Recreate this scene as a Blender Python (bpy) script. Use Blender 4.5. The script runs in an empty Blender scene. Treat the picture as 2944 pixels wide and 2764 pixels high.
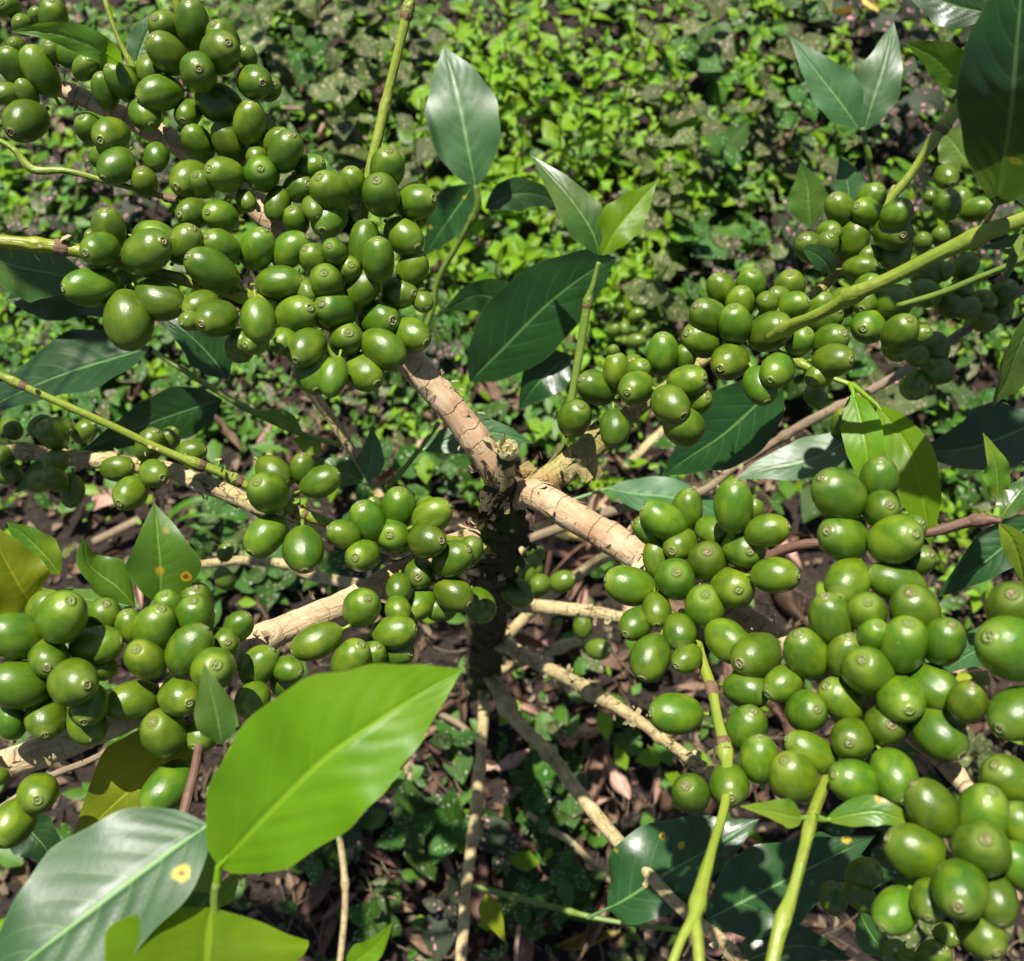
import bpy, bmesh, math, random
from mathutils import Vector, Matrix, noise
R = random.Random(11)
sc = bpy.context.scene
COL = sc.collection

# ------------------------------------------------------------------ camera, sky, sun, exposure
IW, IH, FPX = 2944.0, 2764.0, 2952.0
TILT = math.radians(21.3)            # lens axis, measured from straight down
CAM = Vector((0, 0, 0.98))
cam = bpy.data.cameras.new('camera')
cam.sensor_fit = 'HORIZONTAL'; cam.sensor_width = 36.0; cam.lens = 36.0 * FPX / IW
cam.clip_start = 0.01; cam.clip_end = 200
cam.dof.use_dof = True; cam.dof.focus_distance = 0.385; cam.dof.aperture_fstop = 15
camo = bpy.data.objects.new('camera', cam); COL.objects.link(camo)
camo.location = CAM; camo.rotation_euler = (TILT, 0, 0)
sc.camera = camo
RIGHT = Vector((1, 0, 0)); UP = Vector((0, math.cos(TILT), math.sin(TILT))); FWD = Vector((0, math.sin(TILT), -math.cos(TILT)))

SUN_TO = Vector((-0.15, 0.36, 0.92)).normalized()
w = bpy.data.worlds.new('World'); sc.world = w; w.use_nodes = True
nt = w.node_tree; nt.nodes.clear()
sky = nt.nodes.new('ShaderNodeTexSky'); sky.sky_type = 'NISHITA'; sky.sun_disc = False
sky.sun_elevation = math.asin(SUN_TO.z); sky.sun_rotation = math.atan2(SUN_TO.x, SUN_TO.y)
bg = nt.nodes.new('ShaderNodeBackground'); bg.inputs[1].default_value = 0.05
wo = nt.nodes.new('ShaderNodeOutputWorld')
nt.links.new(sky.outputs[0], bg.inputs[0]); nt.links.new(bg.outputs[0], wo.inputs[0])
sl = bpy.data.lights.new('sun', 'SUN'); sl.energy = 5.0; sl.angle = math.radians(0.6); sl.color = (1.0, 0.955, 0.87)
so = bpy.data.objects.new('sun', sl); COL.objects.link(so)
so.rotation_euler = (-SUN_TO).to_track_quat('-Z', 'Y').to_euler(); so.location = (-1, 3, 5)
sc.view_settings.view_transform = 'Standard'; sc.view_settings.look = 'None'
sc.view_settings.gamma = 1.0; sc.view_settings.use_curve_mapping = False
sc.view_settings.exposure = 0.85
sc.render.engine = 'CYCLES'
sc.cycles.use_denoising = True; sc.cycles.use_adaptive_sampling = True; sc.cycles.adaptive_threshold = 0.025
sc.cycles.max_bounces = 5; sc.cycles.transmission_bounces = 3; sc.cycles.diffuse_bounces = 2; sc.cycles.glossy_bounces = 2

# ------------------------------------------------------------------ helpers
def P(x, y, d):
    """photo pixel (full size photograph) and distance along the lens axis, in metres -> world point"""
    return CAM + d * (FWD + RIGHT * ((x - IW / 2) / FPX) - UP * ((y - IH / 2) / FPX))
def ground(x, y, z=0.0):
    v = P(x, y, 1.0) - CAM
    return CAM + v * ((z - CAM.z) / v.z)
def tocam(p): return (CAM - p).normalized()
def link(o, parent=None):
    COL.objects.link(o)
    if parent is not None:
        o.parent = parent
    return o
def mesh_obj(name, me, mat=None, parent=None):
    if mat is not None and not me.materials: me.materials.append(mat)
    return link(bpy.data.objects.new(name, me), parent)
def mk(name, verts, faces, uvs=None, smooth=True, matidx=None):
    me = bpy.data.meshes.new(name); me.from_pydata(verts, [], faces)
    if smooth: me.polygons.foreach_set('use_smooth', [True] * len(me.polygons))
    if uvs is not None:
        ul = me.uv_layers.new(name='UVMap'); flat = []
        for l in me.loops: flat.extend(uvs[l.vertex_index])
        ul.data.foreach_set('uv', flat)
    if matidx: me.polygons.foreach_set('material_index', matidx)
    me.update(); return me
def tag(o, label=None, cat=None, group=None, kind=None):
    if label: o['label'] = label
    if cat: o['category'] = cat
    if group: o['group'] = group
    if kind: o['kind'] = kind
    return o
def catmull(pts, n):
    """pts: list of tuples (any dimension) -> n samples"""
    m = len(pts); out = []
    for i in range(n):
        t = i / (n - 1) * (m - 1); k = min(int(t), m - 2); u = t - k
        p1, p2 = pts[k], pts[k + 1]
        p0 = pts[k - 1] if k > 0 else [2 * a - b for a, b in zip(p1, p2)]
        p3 = pts[k + 2] if k + 2 < m else [2 * b - a for a, b in zip(p1, p2)]
        out.append([0.5 * (2 * b + (c - a) * u + (2 * a - 5 * b + 4 * c - d) * u * u + (-a + 3 * b - 3 * c + d) * u ** 3)
                    for a, b, c, d in zip(p0, p1, p2, p3)])
    return out

# ------------------------------------------------------------------ materials
def newmat(name):
    m = bpy.data.materials.new(name); m.use_nodes = True
    n = m.node_tree; n.nodes.clear()
    return m, n, (lambda t, **k: _node(n, t, k))
def _node(n, t, k):
    nd = n.nodes.new('ShaderNode' + t)
    for a, b in k.items():
        if a.startswith('i_'):
            s = a[2:]; nd.inputs[int(s) if s.isdigit() else s.replace('_', ' ')].default_value = b
        else: setattr(nd, a, b)
    return nd
def ramp(n, stops, interp='LINEAR'):
    r = n.nodes.new('ShaderNodeValToRGB'); cr = r.color_ramp; cr.interpolation = interp
    while len(cr.elements) < len(stops): cr.elements.new(0.5)
    for e, (p, c) in zip(cr.elements, stops):
        e.position = p; e.color = (*c, 1) if len(c) == 3 else c
    return r
def mixc(n, fac, a, b, mode='MIX'):
    m = n.nodes.new('ShaderNodeMix'); m.data_type = 'RGBA'; m.blend_type = mode
    for s, v in ((0, fac), (6, a), (7, b)):
        if hasattr(v, 'is_output'): n.links.new(v, m.inputs[s])
        elif s == 0: m.inputs[0].default_value = v
        else: m.inputs[s].default_value = (*v, 1) if len(v) == 3 else v
    return m.outputs[2]
def math_(n, op, a, b=None, c=None):
    m = n.nodes.new('ShaderNodeMath'); m.operation = op
    for i, v in enumerate((a, b, c)):
        if v is None: continue
        if hasattr(v, 'is_output'): n.links.new(v, m.inputs[i])
        else: m.inputs[i].default_value = v
    return m.outputs[0]
def hsv(n, col, h=0.5, s=1.0, v=1.0):
    x = n.nodes.new('ShaderNodeHueSaturation')
    for i, val in ((0, h), (1, s), (2, v)):
        if hasattr(val, 'is_output'): n.links.new(val, x.inputs[i])
        else: x.inputs[i].default_value = val
    if hasattr(col, 'is_output'): n.links.new(col, x.inputs[4])
    else: x.inputs[4].default_value = (*col, 1)
    return x.outputs[0]
def maprange(n, v, a, b, c=0.0, d=1.0):
    m = n.nodes.new('ShaderNodeMapRange'); n.links.new(v, m.inputs[0])
    for i, x in enumerate((a, b, c, d)): m.inputs[i + 1].default_value = x
    return m.outputs[0]

def mat_cherry():
    m, n, N = newmat('cherry_skin'); L = n.links.new
    tc = N('TexCoord'); oi = N('ObjectInfo')
    mp = N('Mapping'); mp.inputs['Scale'].default_value = (1, 1, 0.12); L(tc.outputs['Object'], mp.inputs[0])
    add = n.nodes.new('ShaderNodeVectorMath'); add.operation = 'ADD'; L(mp.outputs[0], add.inputs[0])
    mul = n.nodes.new('ShaderNodeVectorMath'); mul.operation = 'SCALE'; mul.inputs[0].default_value = (37, 19, 53); L(oi.outputs['Random'], mul.inputs['Scale'])
    L(mul.outputs[0], add.inputs[1])
    st = N('TexNoise', i_Scale=9.0, i_Detail=4.0, i_Roughness=0.6); L(add.outputs[0], st.inputs[0])
    bl = N('TexNoise', i_Scale=1.6, i_Detail=2.0); 
    ad2 = n.nodes.new('ShaderNodeVectorMath'); ad2.operation = 'ADD'; L(tc.outputs['Object'], ad2.inputs[0]); L(mul.outputs[0], ad2.inputs[1]); L(ad2.outputs[0], bl.inputs[0])
    rmp = ramp(n, [(0.25, (0.036, 0.086, 0.004)), (0.5, (0.056, 0.120, 0.005)), (0.80, (0.105, 0.172, 0.006))])
    L(math_(n, 'ADD', math_(n, 'MULTIPLY', bl.outputs[0], 0.75), math_(n, 'MULTIPLY', st.outputs[0], 0.3)), rmp.inputs[0])
    sep = N('SeparateXYZ'); L(tc.outputs['Object'], sep.inputs[0])
    tipm = maprange(n, sep.outputs[2], 0.80, 0.985)
    stm = maprange(n, sep.outputs[2], -0.75, -1.05)
    c = mixc(n, math_(n, 'MULTIPLY', tipm, 0.55), rmp.outputs[0], (0.19, 0.25, 0.045))
    c = mixc(n, math_(n, 'MULTIPLY', stm, 0.6), c, (0.19, 0.30, 0.03))
    # pale pin-point lenticels and the odd pale scar
    vo = N('TexVoronoi', i_Scale=5.0); L(ad2.outputs[0], vo.inputs[0])
    dot = math_(n, 'MULTIPLY', math_(n, 'LESS_THAN', vo.outputs['Distance'], 0.05), math_(n, 'GREATER_THAN', math_(n, 'FRACT', math_(n, 'MULTIPLY', vo.outputs['Color'], 7.0)), 0.72))
    c = mixc(n, dot, c, (0.42, 0.45, 0.22))
    sc_ = N('TexNoise', i_Scale=2.3, i_Detail=5.0, i_Roughness=0.7); L(ad2.outputs[0], sc_.inputs[0])
    c = mixc(n, math_(n, 'MULTIPLY', maprange(n, sc_.outputs[0], 0.64, 0.72), 0.55), c, (0.22, 0.20, 0.07))
    bl2 = N('TexNoise', i_Scale=0.9, i_Detail=1.0); L(ad2.outputs[0], bl2.inputs[0])
    c = mixc(n, math_(n, 'MULTIPLY', maprange(n, bl2.outputs[0], 0.54, 0.68), 0.5), c, (0.15, 0.215, 0.010))
    rh = math_(n, 'ADD', 0.480, math_(n, 'MULTIPLY', math_(n, 'FRACT', math_(n, 'MULTIPLY', oi.outputs['Random'], 9.7)), 0.030))
    c = hsv(n, c, h=rh, s=1.0, v=math_(n, 'ADD', 0.78, math_(n, 'MULTIPLY', oi.outputs['Random'], 0.45)))
    bp = N('Bump', i_Strength=0.10, i_Distance=0.06)
    fn = N('TexNoise', i_Scale=26.0, i_Detail=3.0); L(tc.outputs['Object'], fn.inputs[0])
    L(math_(n, 'ADD', math_(n, 'MULTIPLY', st.outputs[0], 0.8), math_(n, 'MULTIPLY', fn.outputs[0], 0.45)), bp.inputs['Height'])
    b = N('BsdfPrincipled'); L(c, b.inputs['Base Color']); L(bp.outputs[0], b.inputs['Normal'])
    rr = N('TexNoise', i_Scale=5.0); L(ad2.outputs[0], rr.inputs[0])
    L(maprange(n, rr.outputs[0], 0.3, 0.7, 0.27, 0.38), b.inputs['Roughness'])
    b.inputs['Specular IOR Level'].default_value = 0.5
    
    o = N('OutputMaterial'); L(b.outputs[0], o.inputs[0]); return m
def mat_calyx():
    m, n, N = newmat('cherry_calyx'); L = n.links.new
    tc = N('TexCoord'); oi = N('ObjectInfo')
    no = N('TexNoise', i_Scale=9.0, i_Detail=5.0); L(tc.outputs['Object'], no.inputs[0])
    r = ramp(n, [(0.3, (0.10, 0.095, 0.030)), (0.5, (0.24, 0.215, 0.095)), (0.72, (0.42, 0.37, 0.21))]); L(no.outputs[0], r.inputs[0])
    c = mixc(n, maprange(n, oi.outputs['Random'], 0.05, 0.75), r.outputs[0], (0.19, 0.245, 0.06))
    b = N('BsdfPrincipled', i_Roughness=0.6); L(c, b.inputs['Base Color'])
    bp = N('Bump', i_Strength=0.5, i_Distance=0.05); L(no.outputs[0], bp.inputs['Height']); L(bp.outputs[0], b.inputs['Normal'])
    o = N('OutputMaterial'); L(b.outputs[0], o.inputs[0]); return m

def mat_leaf(name, col, veincol, trans=0.3, tcol=(0.3, 0.5, 0.03), rough=0.33, yellow=0.0, spots=0.0, spec=0.5, nv=9.0, lw=0.05, sp=0.86):
    """leaf blade; UV u runs base to tip, v across"""
    m, n, N = newmat(name); L = n.links.new
    uv = N('UVMap'); tc = N('TexCoord'); oi = N('ObjectInfo')
    s = N('SeparateXYZ'); L(uv.outputs[0], s.inputs[0])
    av = math_(n, 'ABSOLUTE', math_(n, 'SUBTRACT', s.outputs[1], 0.5))            # 0 .. 0.5
    mid = math_(n, 'LESS_THAN', av, math_(n, 'MULTIPLY_ADD', math_(n, 'SUBTRACT', 1.0, s.outputs[0]), 0.016, 0.008))
    q = math_(n, 'SUBTRACT', s.outputs[0], math_(n, 'MULTIPLY', math_(n, 'POWER', av, 1.25), 0.62))
    fr = math_(n, 'FRACT', math_(n, 'MULTIPLY', q, nv))
    lat = math_(n, 'LESS_THAN', math_(n, 'ABSOLUTE', math_(n, 'SUBTRACT', fr, 0.5)), math_(n, 'MULTIPLY', math_(n, 'SUBTRACT', 0.5, av), lw * 2))
    no = N('TexNoise', i_Scale=60.0, i_Detail=4.0); L(tc.outputs['Object'], no.inputs[0])
    big = N('TexNoise', i_Scale=22.0, i_Detail=2.0); L(tc.outputs['Object'], big.inputs[0])
    c = mixc(n, maprange(n, no.outputs[0], 0.3, 0.7), [x * 0.82 for x in col], [x * 1.2 for x in col])
    if yellow: c = mixc(n, math_(n, 'MULTIPLY', maprange(n, big.outputs[0], 0.48, 0.62), yellow), c, (0.34, 0.36, 0.02))
    c = mixc(n, math_(n, 'MULTIPLY', lat, 0.22), c, veincol)
    c = mixc(n, math_(n, 'MULTIPLY', mid, 0.85), c, veincol)
    if spots:
        vo = N('TexVoronoi', i_Scale=spots, i_Randomness=1.0); L(tc.outputs['Object'], vo.inputs[0])
        dn = N('TexNoise', i_Scale=190.0, i_Detail=4.0); L(tc.outputs['Object'], dn.inputs[0])
        dist = math_(n, 'ADD', vo.outputs['Distance'], math_(n, 'MULTIPLY', math_(n, 'SUBTRACT', dn.outputs[0], 0.5), 0.55))
        on = math_(n, 'GREATER_THAN', math_(n, 'FRACT', math_(n, 'MULTIPLY', vo.outputs['Color'], 5.0)), sp)
        c = mixc(n, math_(n, 'MULTIPLY', maprange(n, dist, 0.30, 0.16), on), c, (0.50, 0.36, 0.02))
        c = mixc(n, math_(n, 'MULTIPLY', maprange(n, dist, 0.12, 0.05), on), c, (0.20, 0.055, 0.02))
    c = hsv(n, c, h=math_(n, 'MULTIPLY_ADD', oi.outputs['Random'], 0.02, 0.49), v=math_(n, 'MULTIPLY_ADD', oi.outputs['Random'], 0.3, 0.85))
    edge = maprange(n, av, 0.485, 0.497)
    c = mixc(n, math_(n, 'MULTIPLY', edge, 0.35), c, veincol)
    fine = N('TexNoise', i_Scale=420.0, i_Detail=2.0); L(tc.outputs['Object'], fine.inputs[0])
    h = math_(n, 'ADD', math_(n, 'MULTIPLY', math_(n, 'ADD', lat, mid), -0.5), math_(n, 'MULTIPLY', fine.outputs[0], 0.35))
    bp = N('Bump', i_Strength=0.22, i_Distance=0.0008); L(h, bp.inputs['Height'])
    b = N('BsdfPrincipled'); L(c, b.inputs['Base Color']); L(bp.outputs[0], b.inputs['Normal'])
    L(maprange(n, no.outputs[0], 0.3, 0.7, rough - 0.05, rough + 0.07), b.inputs['Roughness'])
    b.inputs['Specular IOR Level'].default_value = spec
    t = N('BsdfTranslucent'); L(mixc(n, 0.75, c, tcol), t.inputs[0])
    mx = N('MixShader'); mx.inputs[0].default_value = trans; L(b.outputs[0], mx.inputs[1]); L(t.outputs[0], mx.inputs[2])
    o = N('OutputMaterial'); L(mx.outputs[0], o.inputs[0]); return m

def mat_bark(name, lo, mid, hi, crack=0.6, long_=14.0, green=None, rings=0.5, rough=0.8, moss=0.0):
    """UV: u metres along the wood, v metres around it"""
    m, n, N = newmat(name); L = n.links.new
    uv = N('UVMap'); tc = N('TexCoord')
    mp = N('Mapping'); mp.inputs['Scale'].default_value = (90, 420, 1); L(uv.outputs[0], mp.inputs[0])
    no = N('TexNoise', i_Scale=1.0, i_Detail=6.0, i_Roughness=0.65, i_Distortion=0.6); L(mp.outputs[0], no.inputs[0])
    bl = N('TexNoise', i_Scale=70.0, i_Detail=4.0); L(tc.outputs['Object'], bl.inputs[0])
    r = ramp(n, [(0.28, lo), (0.5, mid), (0.72, hi)])
    L(math_(n, 'ADD', math_(n, 'MULTIPLY', no.outputs[0], 0.45), math_(n, 'MULTIPLY', bl.outputs[0], 0.6)), r.inputs[0])
    c = r.outputs[0]
    big = N('TexNoise', i_Scale=28.0, i_Detail=3.0); L(tc.outputs['Object'], big.inputs[0])
    c = mixc(n, math_(n, 'MULTIPLY', maprange(n, big.outputs[0], 0.52, 0.66), 0.45), c, green or (0.34, 0.17, 0.085))
    # long cracks: voronoi cells stretched along the wood
    mp2 = N('Mapping'); mp2.inputs['Scale'].default_value = (70, 260, 1); L(uv.outputs[0], mp2.inputs[0])
    wob = N('TexNoise', i_Scale=2.2, i_Detail=3.0); L(mp2.outputs[0], wob.inputs[0])
    wv = n.nodes.new('ShaderNodeVectorMath'); wv.operation = 'MULTIPLY_ADD'; L(wob.outputs['Color'], wv.inputs[0]); wv.inputs[1].default_value = (0.9, 0.9, 0); L(mp2.outputs[0], wv.inputs[2])
    vo = N('TexVoronoi', i_Scale=1.0, feature='DISTANCE_TO_EDGE'); L(wv.outputs[0], vo.inputs[0])
    cm = math_(n, 'MULTIPLY', maprange(n, vo.outputs['Distance'], 0.045, 0.008), math_(n, 'MULTIPLY', maprange(n, big.outputs[0], 0.42, 0.6), crack))
    c = mixc(n, cm, c, (0.045, 0.03, 0.018))
    if rings:
        su = N('SeparateXYZ'); L(uv.outputs[0], su.inputs[0])
        jn = N('TexNoise', i_Scale=110.0, i_Detail=3.0); L(uv.outputs[0], jn.inputs[0])
        v1 = N('TexVoronoi', voronoi_dimensions='1D', feature='DISTANCE_TO_EDGE', i_Scale=1.0)
        L(math_(n, 'MULTIPLY_ADD', su.outputs[0], 135.0, math_(n, 'MULTIPLY', jn.outputs[0], 0.85)), v1.inputs['W'])
        rm = math_(n, 'MULTIPLY', maprange(n, v1.outputs['Distance'], 0.055, 0.012), math_(n, 'MULTIPLY', maprange(n, jn.outputs[0], 0.40, 0.54), rings))
        c = mixc(n, rm, c, (0.05, 0.03, 0.016)); cm = math_(n, 'MAXIMUM', cm, rm)
    sp = N('TexNoise', i_Scale=600.0, i_Detail=2.0); L(tc.outputs['Object'], sp.inputs[0])
    c = mixc(n, math_(n, 'MULTIPLY', maprange(n, sp.outputs[0], 0.62, 0.7), 0.5), c, [x * 0.35 for x in mid])
    if moss:
        ms = N('TexNoise', i_Scale=55.0, i_Detail=5.0); L(tc.outputs['Object'], ms.inputs[0])
        c = mixc(n, math_(n, 'MULTIPLY', maprange(n, ms.outputs[0], 0.5, 0.6), moss), c, (0.045, 0.075, 0.012))
    bp = N('Bump', i_Strength=0.65, i_Distance=0.0016)
    L(math_(n, 'SUBTRACT', math_(n, 'ADD', no.outputs[0], math_(n, 'MULTIPLY', bl.outputs[0], 0.5)), math_(n, 'MULTIPLY', cm, 0.9)), bp.inputs['Height'])
    b = N('BsdfPrincipled', i_Roughness=rough); L(c, b.inputs['Base Color']); L(bp.outputs[0], b.inputs['Normal'])
    b.inputs['Specular IOR Level'].default_value = 0.3
    o = N('OutputMaterial'); L(b.outputs[0], o.inputs[0]); return m

def mat_twig(name, a, bcol, brown=(0.10, 0.045, 0.02), bamt=0.35, rough=0.42):
    m, n, N = newmat(name); L = n.links.new
    uv = N('UVMap'); tc = N('TexCoord')
    mp = N('Mapping'); mp.inputs['Scale'].default_value = (25, 500, 1); L(uv.outputs[0], mp.inputs[0])
    no = N('TexNoise', i_Scale=1.0, i_Detail=5.0); L(mp.outputs[0], no.inputs[0])
    bl = N('TexNoise', i_Scale=35.0, i_Detail=3.0); L(tc.outputs['Object'], bl.inputs[0])
    c = mixc(n, maprange(n, math_(n, 'ADD', math_(n, 'MULTIPLY', no.outputs[0], 0.5), math_(n, 'MULTIPLY', bl.outputs[0], 0.5)), 0.35, 0.65), a, bcol)
    fl = N('TexNoise', i_Scale=300.0, i_Detail=4.0); L(tc.outputs['Object'], fl.inputs[0])
    c = mixc(n, math_(n, 'MULTIPLY', maprange(n, fl.outputs[0], 0.58, 0.68), bamt), c, brown)
    bp = N('Bump', i_Strength=0.6, i_Distance=0.0014); L(math_(n, 'ADD', no.outputs[0], math_(n, 'MULTIPLY', fl.outputs[0], 0.5)), bp.inputs['Height'])
    b = N('BsdfPrincipled', i_Roughness=rough); L(c, b.inputs['Base Color']); L(bp.outputs[0], b.inputs['Normal'])
    o = N('OutputMaterial'); L(b.outputs[0], o.inputs[0]); return m

def mat_polka(name, col, dots, dotamt, scale, trans=0.2, rough=0.5):
    m, n, N = newmat(name); L = n.links.new
    uv = N('UVMap'); tc = N('TexCoord'); oi = N('ObjectInfo')
    s = N('SeparateXYZ'); L(uv.outputs[0], s.inputs[0])
    av = math_(n, 'ABSOLUTE', math_(n, 'SUBTRACT', s.outputs[1], 0.5))
    no = N('TexNoise', i_Scale=80.0, i_Detail=4.0); L(tc.outputs['Object'], no.inputs[0])
    c = mixc(n, maprange(n, no.outputs[0], 0.3, 0.7), [x * 0.7 for x in col], [x * 1.35 for x in col])
    mp = N('Mapping'); mp.inputs['Scale'].default_value = (scale, scale * 0.85, 1); L(uv.outputs[0], mp.inputs[0])
    off = n.nodes.new('ShaderNodeVectorMath'); off.operation = 'SCALE'; off.inputs[0].default_value = (91, 47, 0); L(oi.outputs['Random'], off.inputs['Scale']); L(off.outputs[0], mp.inputs['Location'])
    wn = N('TexNoise', i_Scale=1.7, i_Detail=2.0); L(mp.outputs[0], wn.inputs[0])
    vm = n.nodes.new('ShaderNodeVectorMath'); vm.operation = 'MULTIPLY_ADD'; L(wn.outputs['Color'], vm.inputs[0]); vm.inputs[1].default_value = (0.5, 0.5, 0); L(mp.outputs[0], vm.inputs[2])
    vo = N('TexVoronoi', i_Scale=1.0); L(vm.outputs[0], vo.inputs[0])
    on = math_(n, 'LESS_THAN', math_(n, 'FRACT', math_(n, 'MULTIPLY', vo.outputs['Color'], 6.0)), dotamt)
    d = math_(n, 'MULTIPLY', maprange(n, vo.outputs['Distance'], 0.33, 0.25), on)
    c = mixc(n, d, c, dots)
    c = mixc(n, math_(n, 'MULTIPLY', math_(n, 'LESS_THAN', av, 0.018), 0.6), c, [min(1, x * 2.2) for x in col])
    c = hsv(n, c, h=math_(n, 'MULTIPLY_ADD', oi.outputs['Random'], 0.03, 0.485), v=math_(n, 'MULTIPLY_ADD', oi.outputs['Random'], 0.6, 0.65))
    b = N('BsdfPrincipled', i_Roughness=rough); L(c, b.inputs['Base Color']); b.inputs['Specular IOR Level'].default_value = 0.25
    bp = N('Bump', i_Strength=0.4, i_Distance=0.001); L(no.outputs[0], bp.inputs['Height']); L(bp.outputs[0], b.inputs['Normal'])
    t = N('BsdfTranslucent'); L(c, t.inputs[0])
    mx = N('MixShader'); mx.inputs[0].default_value = trans; L(b.outputs[0], mx.inputs[1]); L(t.outputs[0], mx.inputs[2])
    o = N('OutputMaterial'); L(mx.outputs[0], o.inputs[0]); return m

def mat_dead(name, lo, hi):
    m, n, N = newmat(name); L = n.links.new
    uv = N('UVMap'); tc = N('TexCoord'); oi = N('ObjectInfo')
    s = N('SeparateXYZ'); L(uv.outputs[0], s.inputs[0])
    av = math_(n, 'ABSOLUTE', math_(n, 'SUBTRACT', s.outputs[1], 0.5))
    q = math_(n, 'SUBTRACT', s.outputs[0], math_(n, 'MULTIPLY', av, 0.5))
    fr = math_(n, 'ABSOLUTE', math_(n, 'SUBTRACT', math_(n, 'FRACT', math_(n, 'MULTIPLY', q, 9.0)), 0.5))
    vein = math_(n, 'MAXIMUM', math_(n, 'LESS_THAN', fr, 0.05), math_(n, 'LESS_THAN', av, 0.02))
    no = N('TexNoise', i_Scale=45.0, i_Detail=6.0, i_Roughness=0.65); L(tc.outputs['Object'], no.inputs[0])
    c = mixc(n, maprange(n, no.outputs[0], 0.3, 0.7), lo, hi)
    c = mixc(n, math_(n, 'MULTIPLY', vein, 0.4), c, [x * 1.5 for x in hi])
    c = hsv(n, c, h=math_(n, 'MULTIPLY_ADD', math_(n, 'FRACT', math_(n, 'MULTIPLY', oi.outputs['Random'], 7.3)), 0.035, 0.488), s=math_(n, 'MULTIPLY_ADD', oi.outputs['Random'], -0.4, 1.15), v=math_(n, 'MULTIPLY_ADD', math_(n, 'POWER', oi.outputs['Random'], 2.2), 1.9, 0.30))
    b = N('BsdfPrincipled', i_Roughness=0.62); L(c, b.inputs['Base Color'])
    bp = N('Bump', i_Strength=0.5, i_Distance=0.0015); L(math_(n, 'ADD', no.outputs[0], math_(n, 'MULTIPLY', vein, 0.4)), bp.inputs['Height']); L(bp.outputs[0], b.inputs['Normal'])
    o = N('OutputMaterial'); L(b.outputs[0], o.inputs[0]); return m

def mat_soil():
    m, n, N = newmat('soil'); L = n.links.new
    tc = N('TexCoord')
    a = N('TexNoise', i_Scale=12.0, i_Detail=8.0, i_Roughness=0.7); L(tc.outputs['Object'], a.inputs[0])
    f = N('TexNoise', i_Scale=150.0, i_Detail=5.0); L(tc.outputs['Object'], f.inputs[0])
    r = ramp(n, [(0.3, (0.008, 0.005, 0.003)), (0.5, (0.022, 0.013, 0.008)), (0.72, (0.055, 0.034, 0.021))])
    L(math_(n, 'ADD', math_(n, 'MULTIPLY', a.outputs[0], 0.5), math_(n, 'MULTIPLY', f.outputs[0], 0.5)), r.inputs[0])
    b = N('BsdfPrincipled', i_Roughness=0.95); L(r.outputs[0], b.inputs['Base Color'])
    bp = N('Bump', i_Strength=0.9, i_Distance=0.01); L(math_(n, 'ADD', a.outputs[0], f.outputs[0]), bp.inputs['Height']); L(bp.outputs[0], b.inputs['Normal'])
    o = N('OutputMaterial'); L(b.outputs[0], o.inputs[0]); return m

M = {}
M['cherry'] = mat_cherry(); M['calyx'] = mat_calyx()
M['cherry_far'] = mat_twig('cherry_skin_far', (0.075, 0.125, 0.010), (0.10, 0.16, 0.011), bamt=0.0, rough=0.36)
VN = (0.22, 0.36, 0.08)
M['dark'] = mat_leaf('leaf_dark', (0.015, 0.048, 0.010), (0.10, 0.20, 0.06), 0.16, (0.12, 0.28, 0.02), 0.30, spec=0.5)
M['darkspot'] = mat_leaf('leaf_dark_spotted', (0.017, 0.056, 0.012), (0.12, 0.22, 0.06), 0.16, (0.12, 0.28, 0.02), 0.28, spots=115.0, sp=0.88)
M['mid'] = mat_leaf('leaf_mid', (0.036, 0.105, 0.018), (0.17, 0.30, 0.07), 0.25, (0.20, 0.42, 0.02), 0.32, yellow=0.15)
M['fresh'] = mat_leaf('leaf_fresh', (0.070, 0.165, 0.012), (0.23, 0.38, 0.05), 0.36, (0.30, 0.56, 0.015), 0.34, yellow=0.45)
M['freshspot'] = mat_leaf('leaf_fresh_spotted', (0.065, 0.155, 0.012), (0.20, 0.34, 0.05), 0.30, (0.28, 0.5, 0.015), 0.34, yellow=0.5, spots=150.0, sp=0.72)
M['lime'] = mat_leaf('leaf_lime', (0.120, 0.245, 0.005), (0.25, 0.40, 0.02), 0.45, (0.42, 0.72, 0.008), 0.42, yellow=0.12, spec=0.35, nv=7.0, lw=0.03)
M['yellow'] = mat_leaf('leaf_yellow', (0.16, 0.21, 0.008), (0.34, 0.38, 0.03), 0.42, (0.55, 0.62, 0.01), 0.42, yellow=0.8, spec=0.35)
M['gloss'] = mat_leaf('leaf_gloss', (0.045, 0.115, 0.035), (0.17, 0.30, 0.09), 0.20, (0.2, 0.42, 0.05), 0.42, spec=0.55)
M['glossspot'] = mat_leaf('leaf_gloss_spotted', (0.028, 0.072, 0.020), (0.17, 0.30, 0.09), 0.20, (0.2, 0.42, 0.05), 0.42, spec=0.5, spots=120.0, sp=0.93)
M['bark'] = mat_bark('bark_tan', (0.24, 0.155, 0.082), (0.46, 0.325, 0.185), (0.66, 0.52, 0.35), 0.0, rings=0.55)
M['bark3'] = mat_bark('bark_cracked', (0.26, 0.175, 0.095), (0.48, 0.35, 0.20), (0.62, 0.49, 0.31), 0.85, rings=0.3)
M['barkpale'] = mat_bark('bark_pale', (0.20, 0.150, 0.065), (0.42, 0.33, 0.16), (0.60, 0.50, 0.28), 0.9, green=(0.30, 0.25, 0.09))
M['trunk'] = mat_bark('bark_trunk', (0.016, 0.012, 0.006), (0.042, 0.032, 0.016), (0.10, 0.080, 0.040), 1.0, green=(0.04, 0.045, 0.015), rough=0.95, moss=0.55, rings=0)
M['barkgreen'] = mat_bark('bark_green', (0.16, 0.13, 0.045), (0.30, 0.26, 0.085), (0.42, 0.34, 0.15), 0.5, green=(0.34, 0.10, 0.05))
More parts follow.
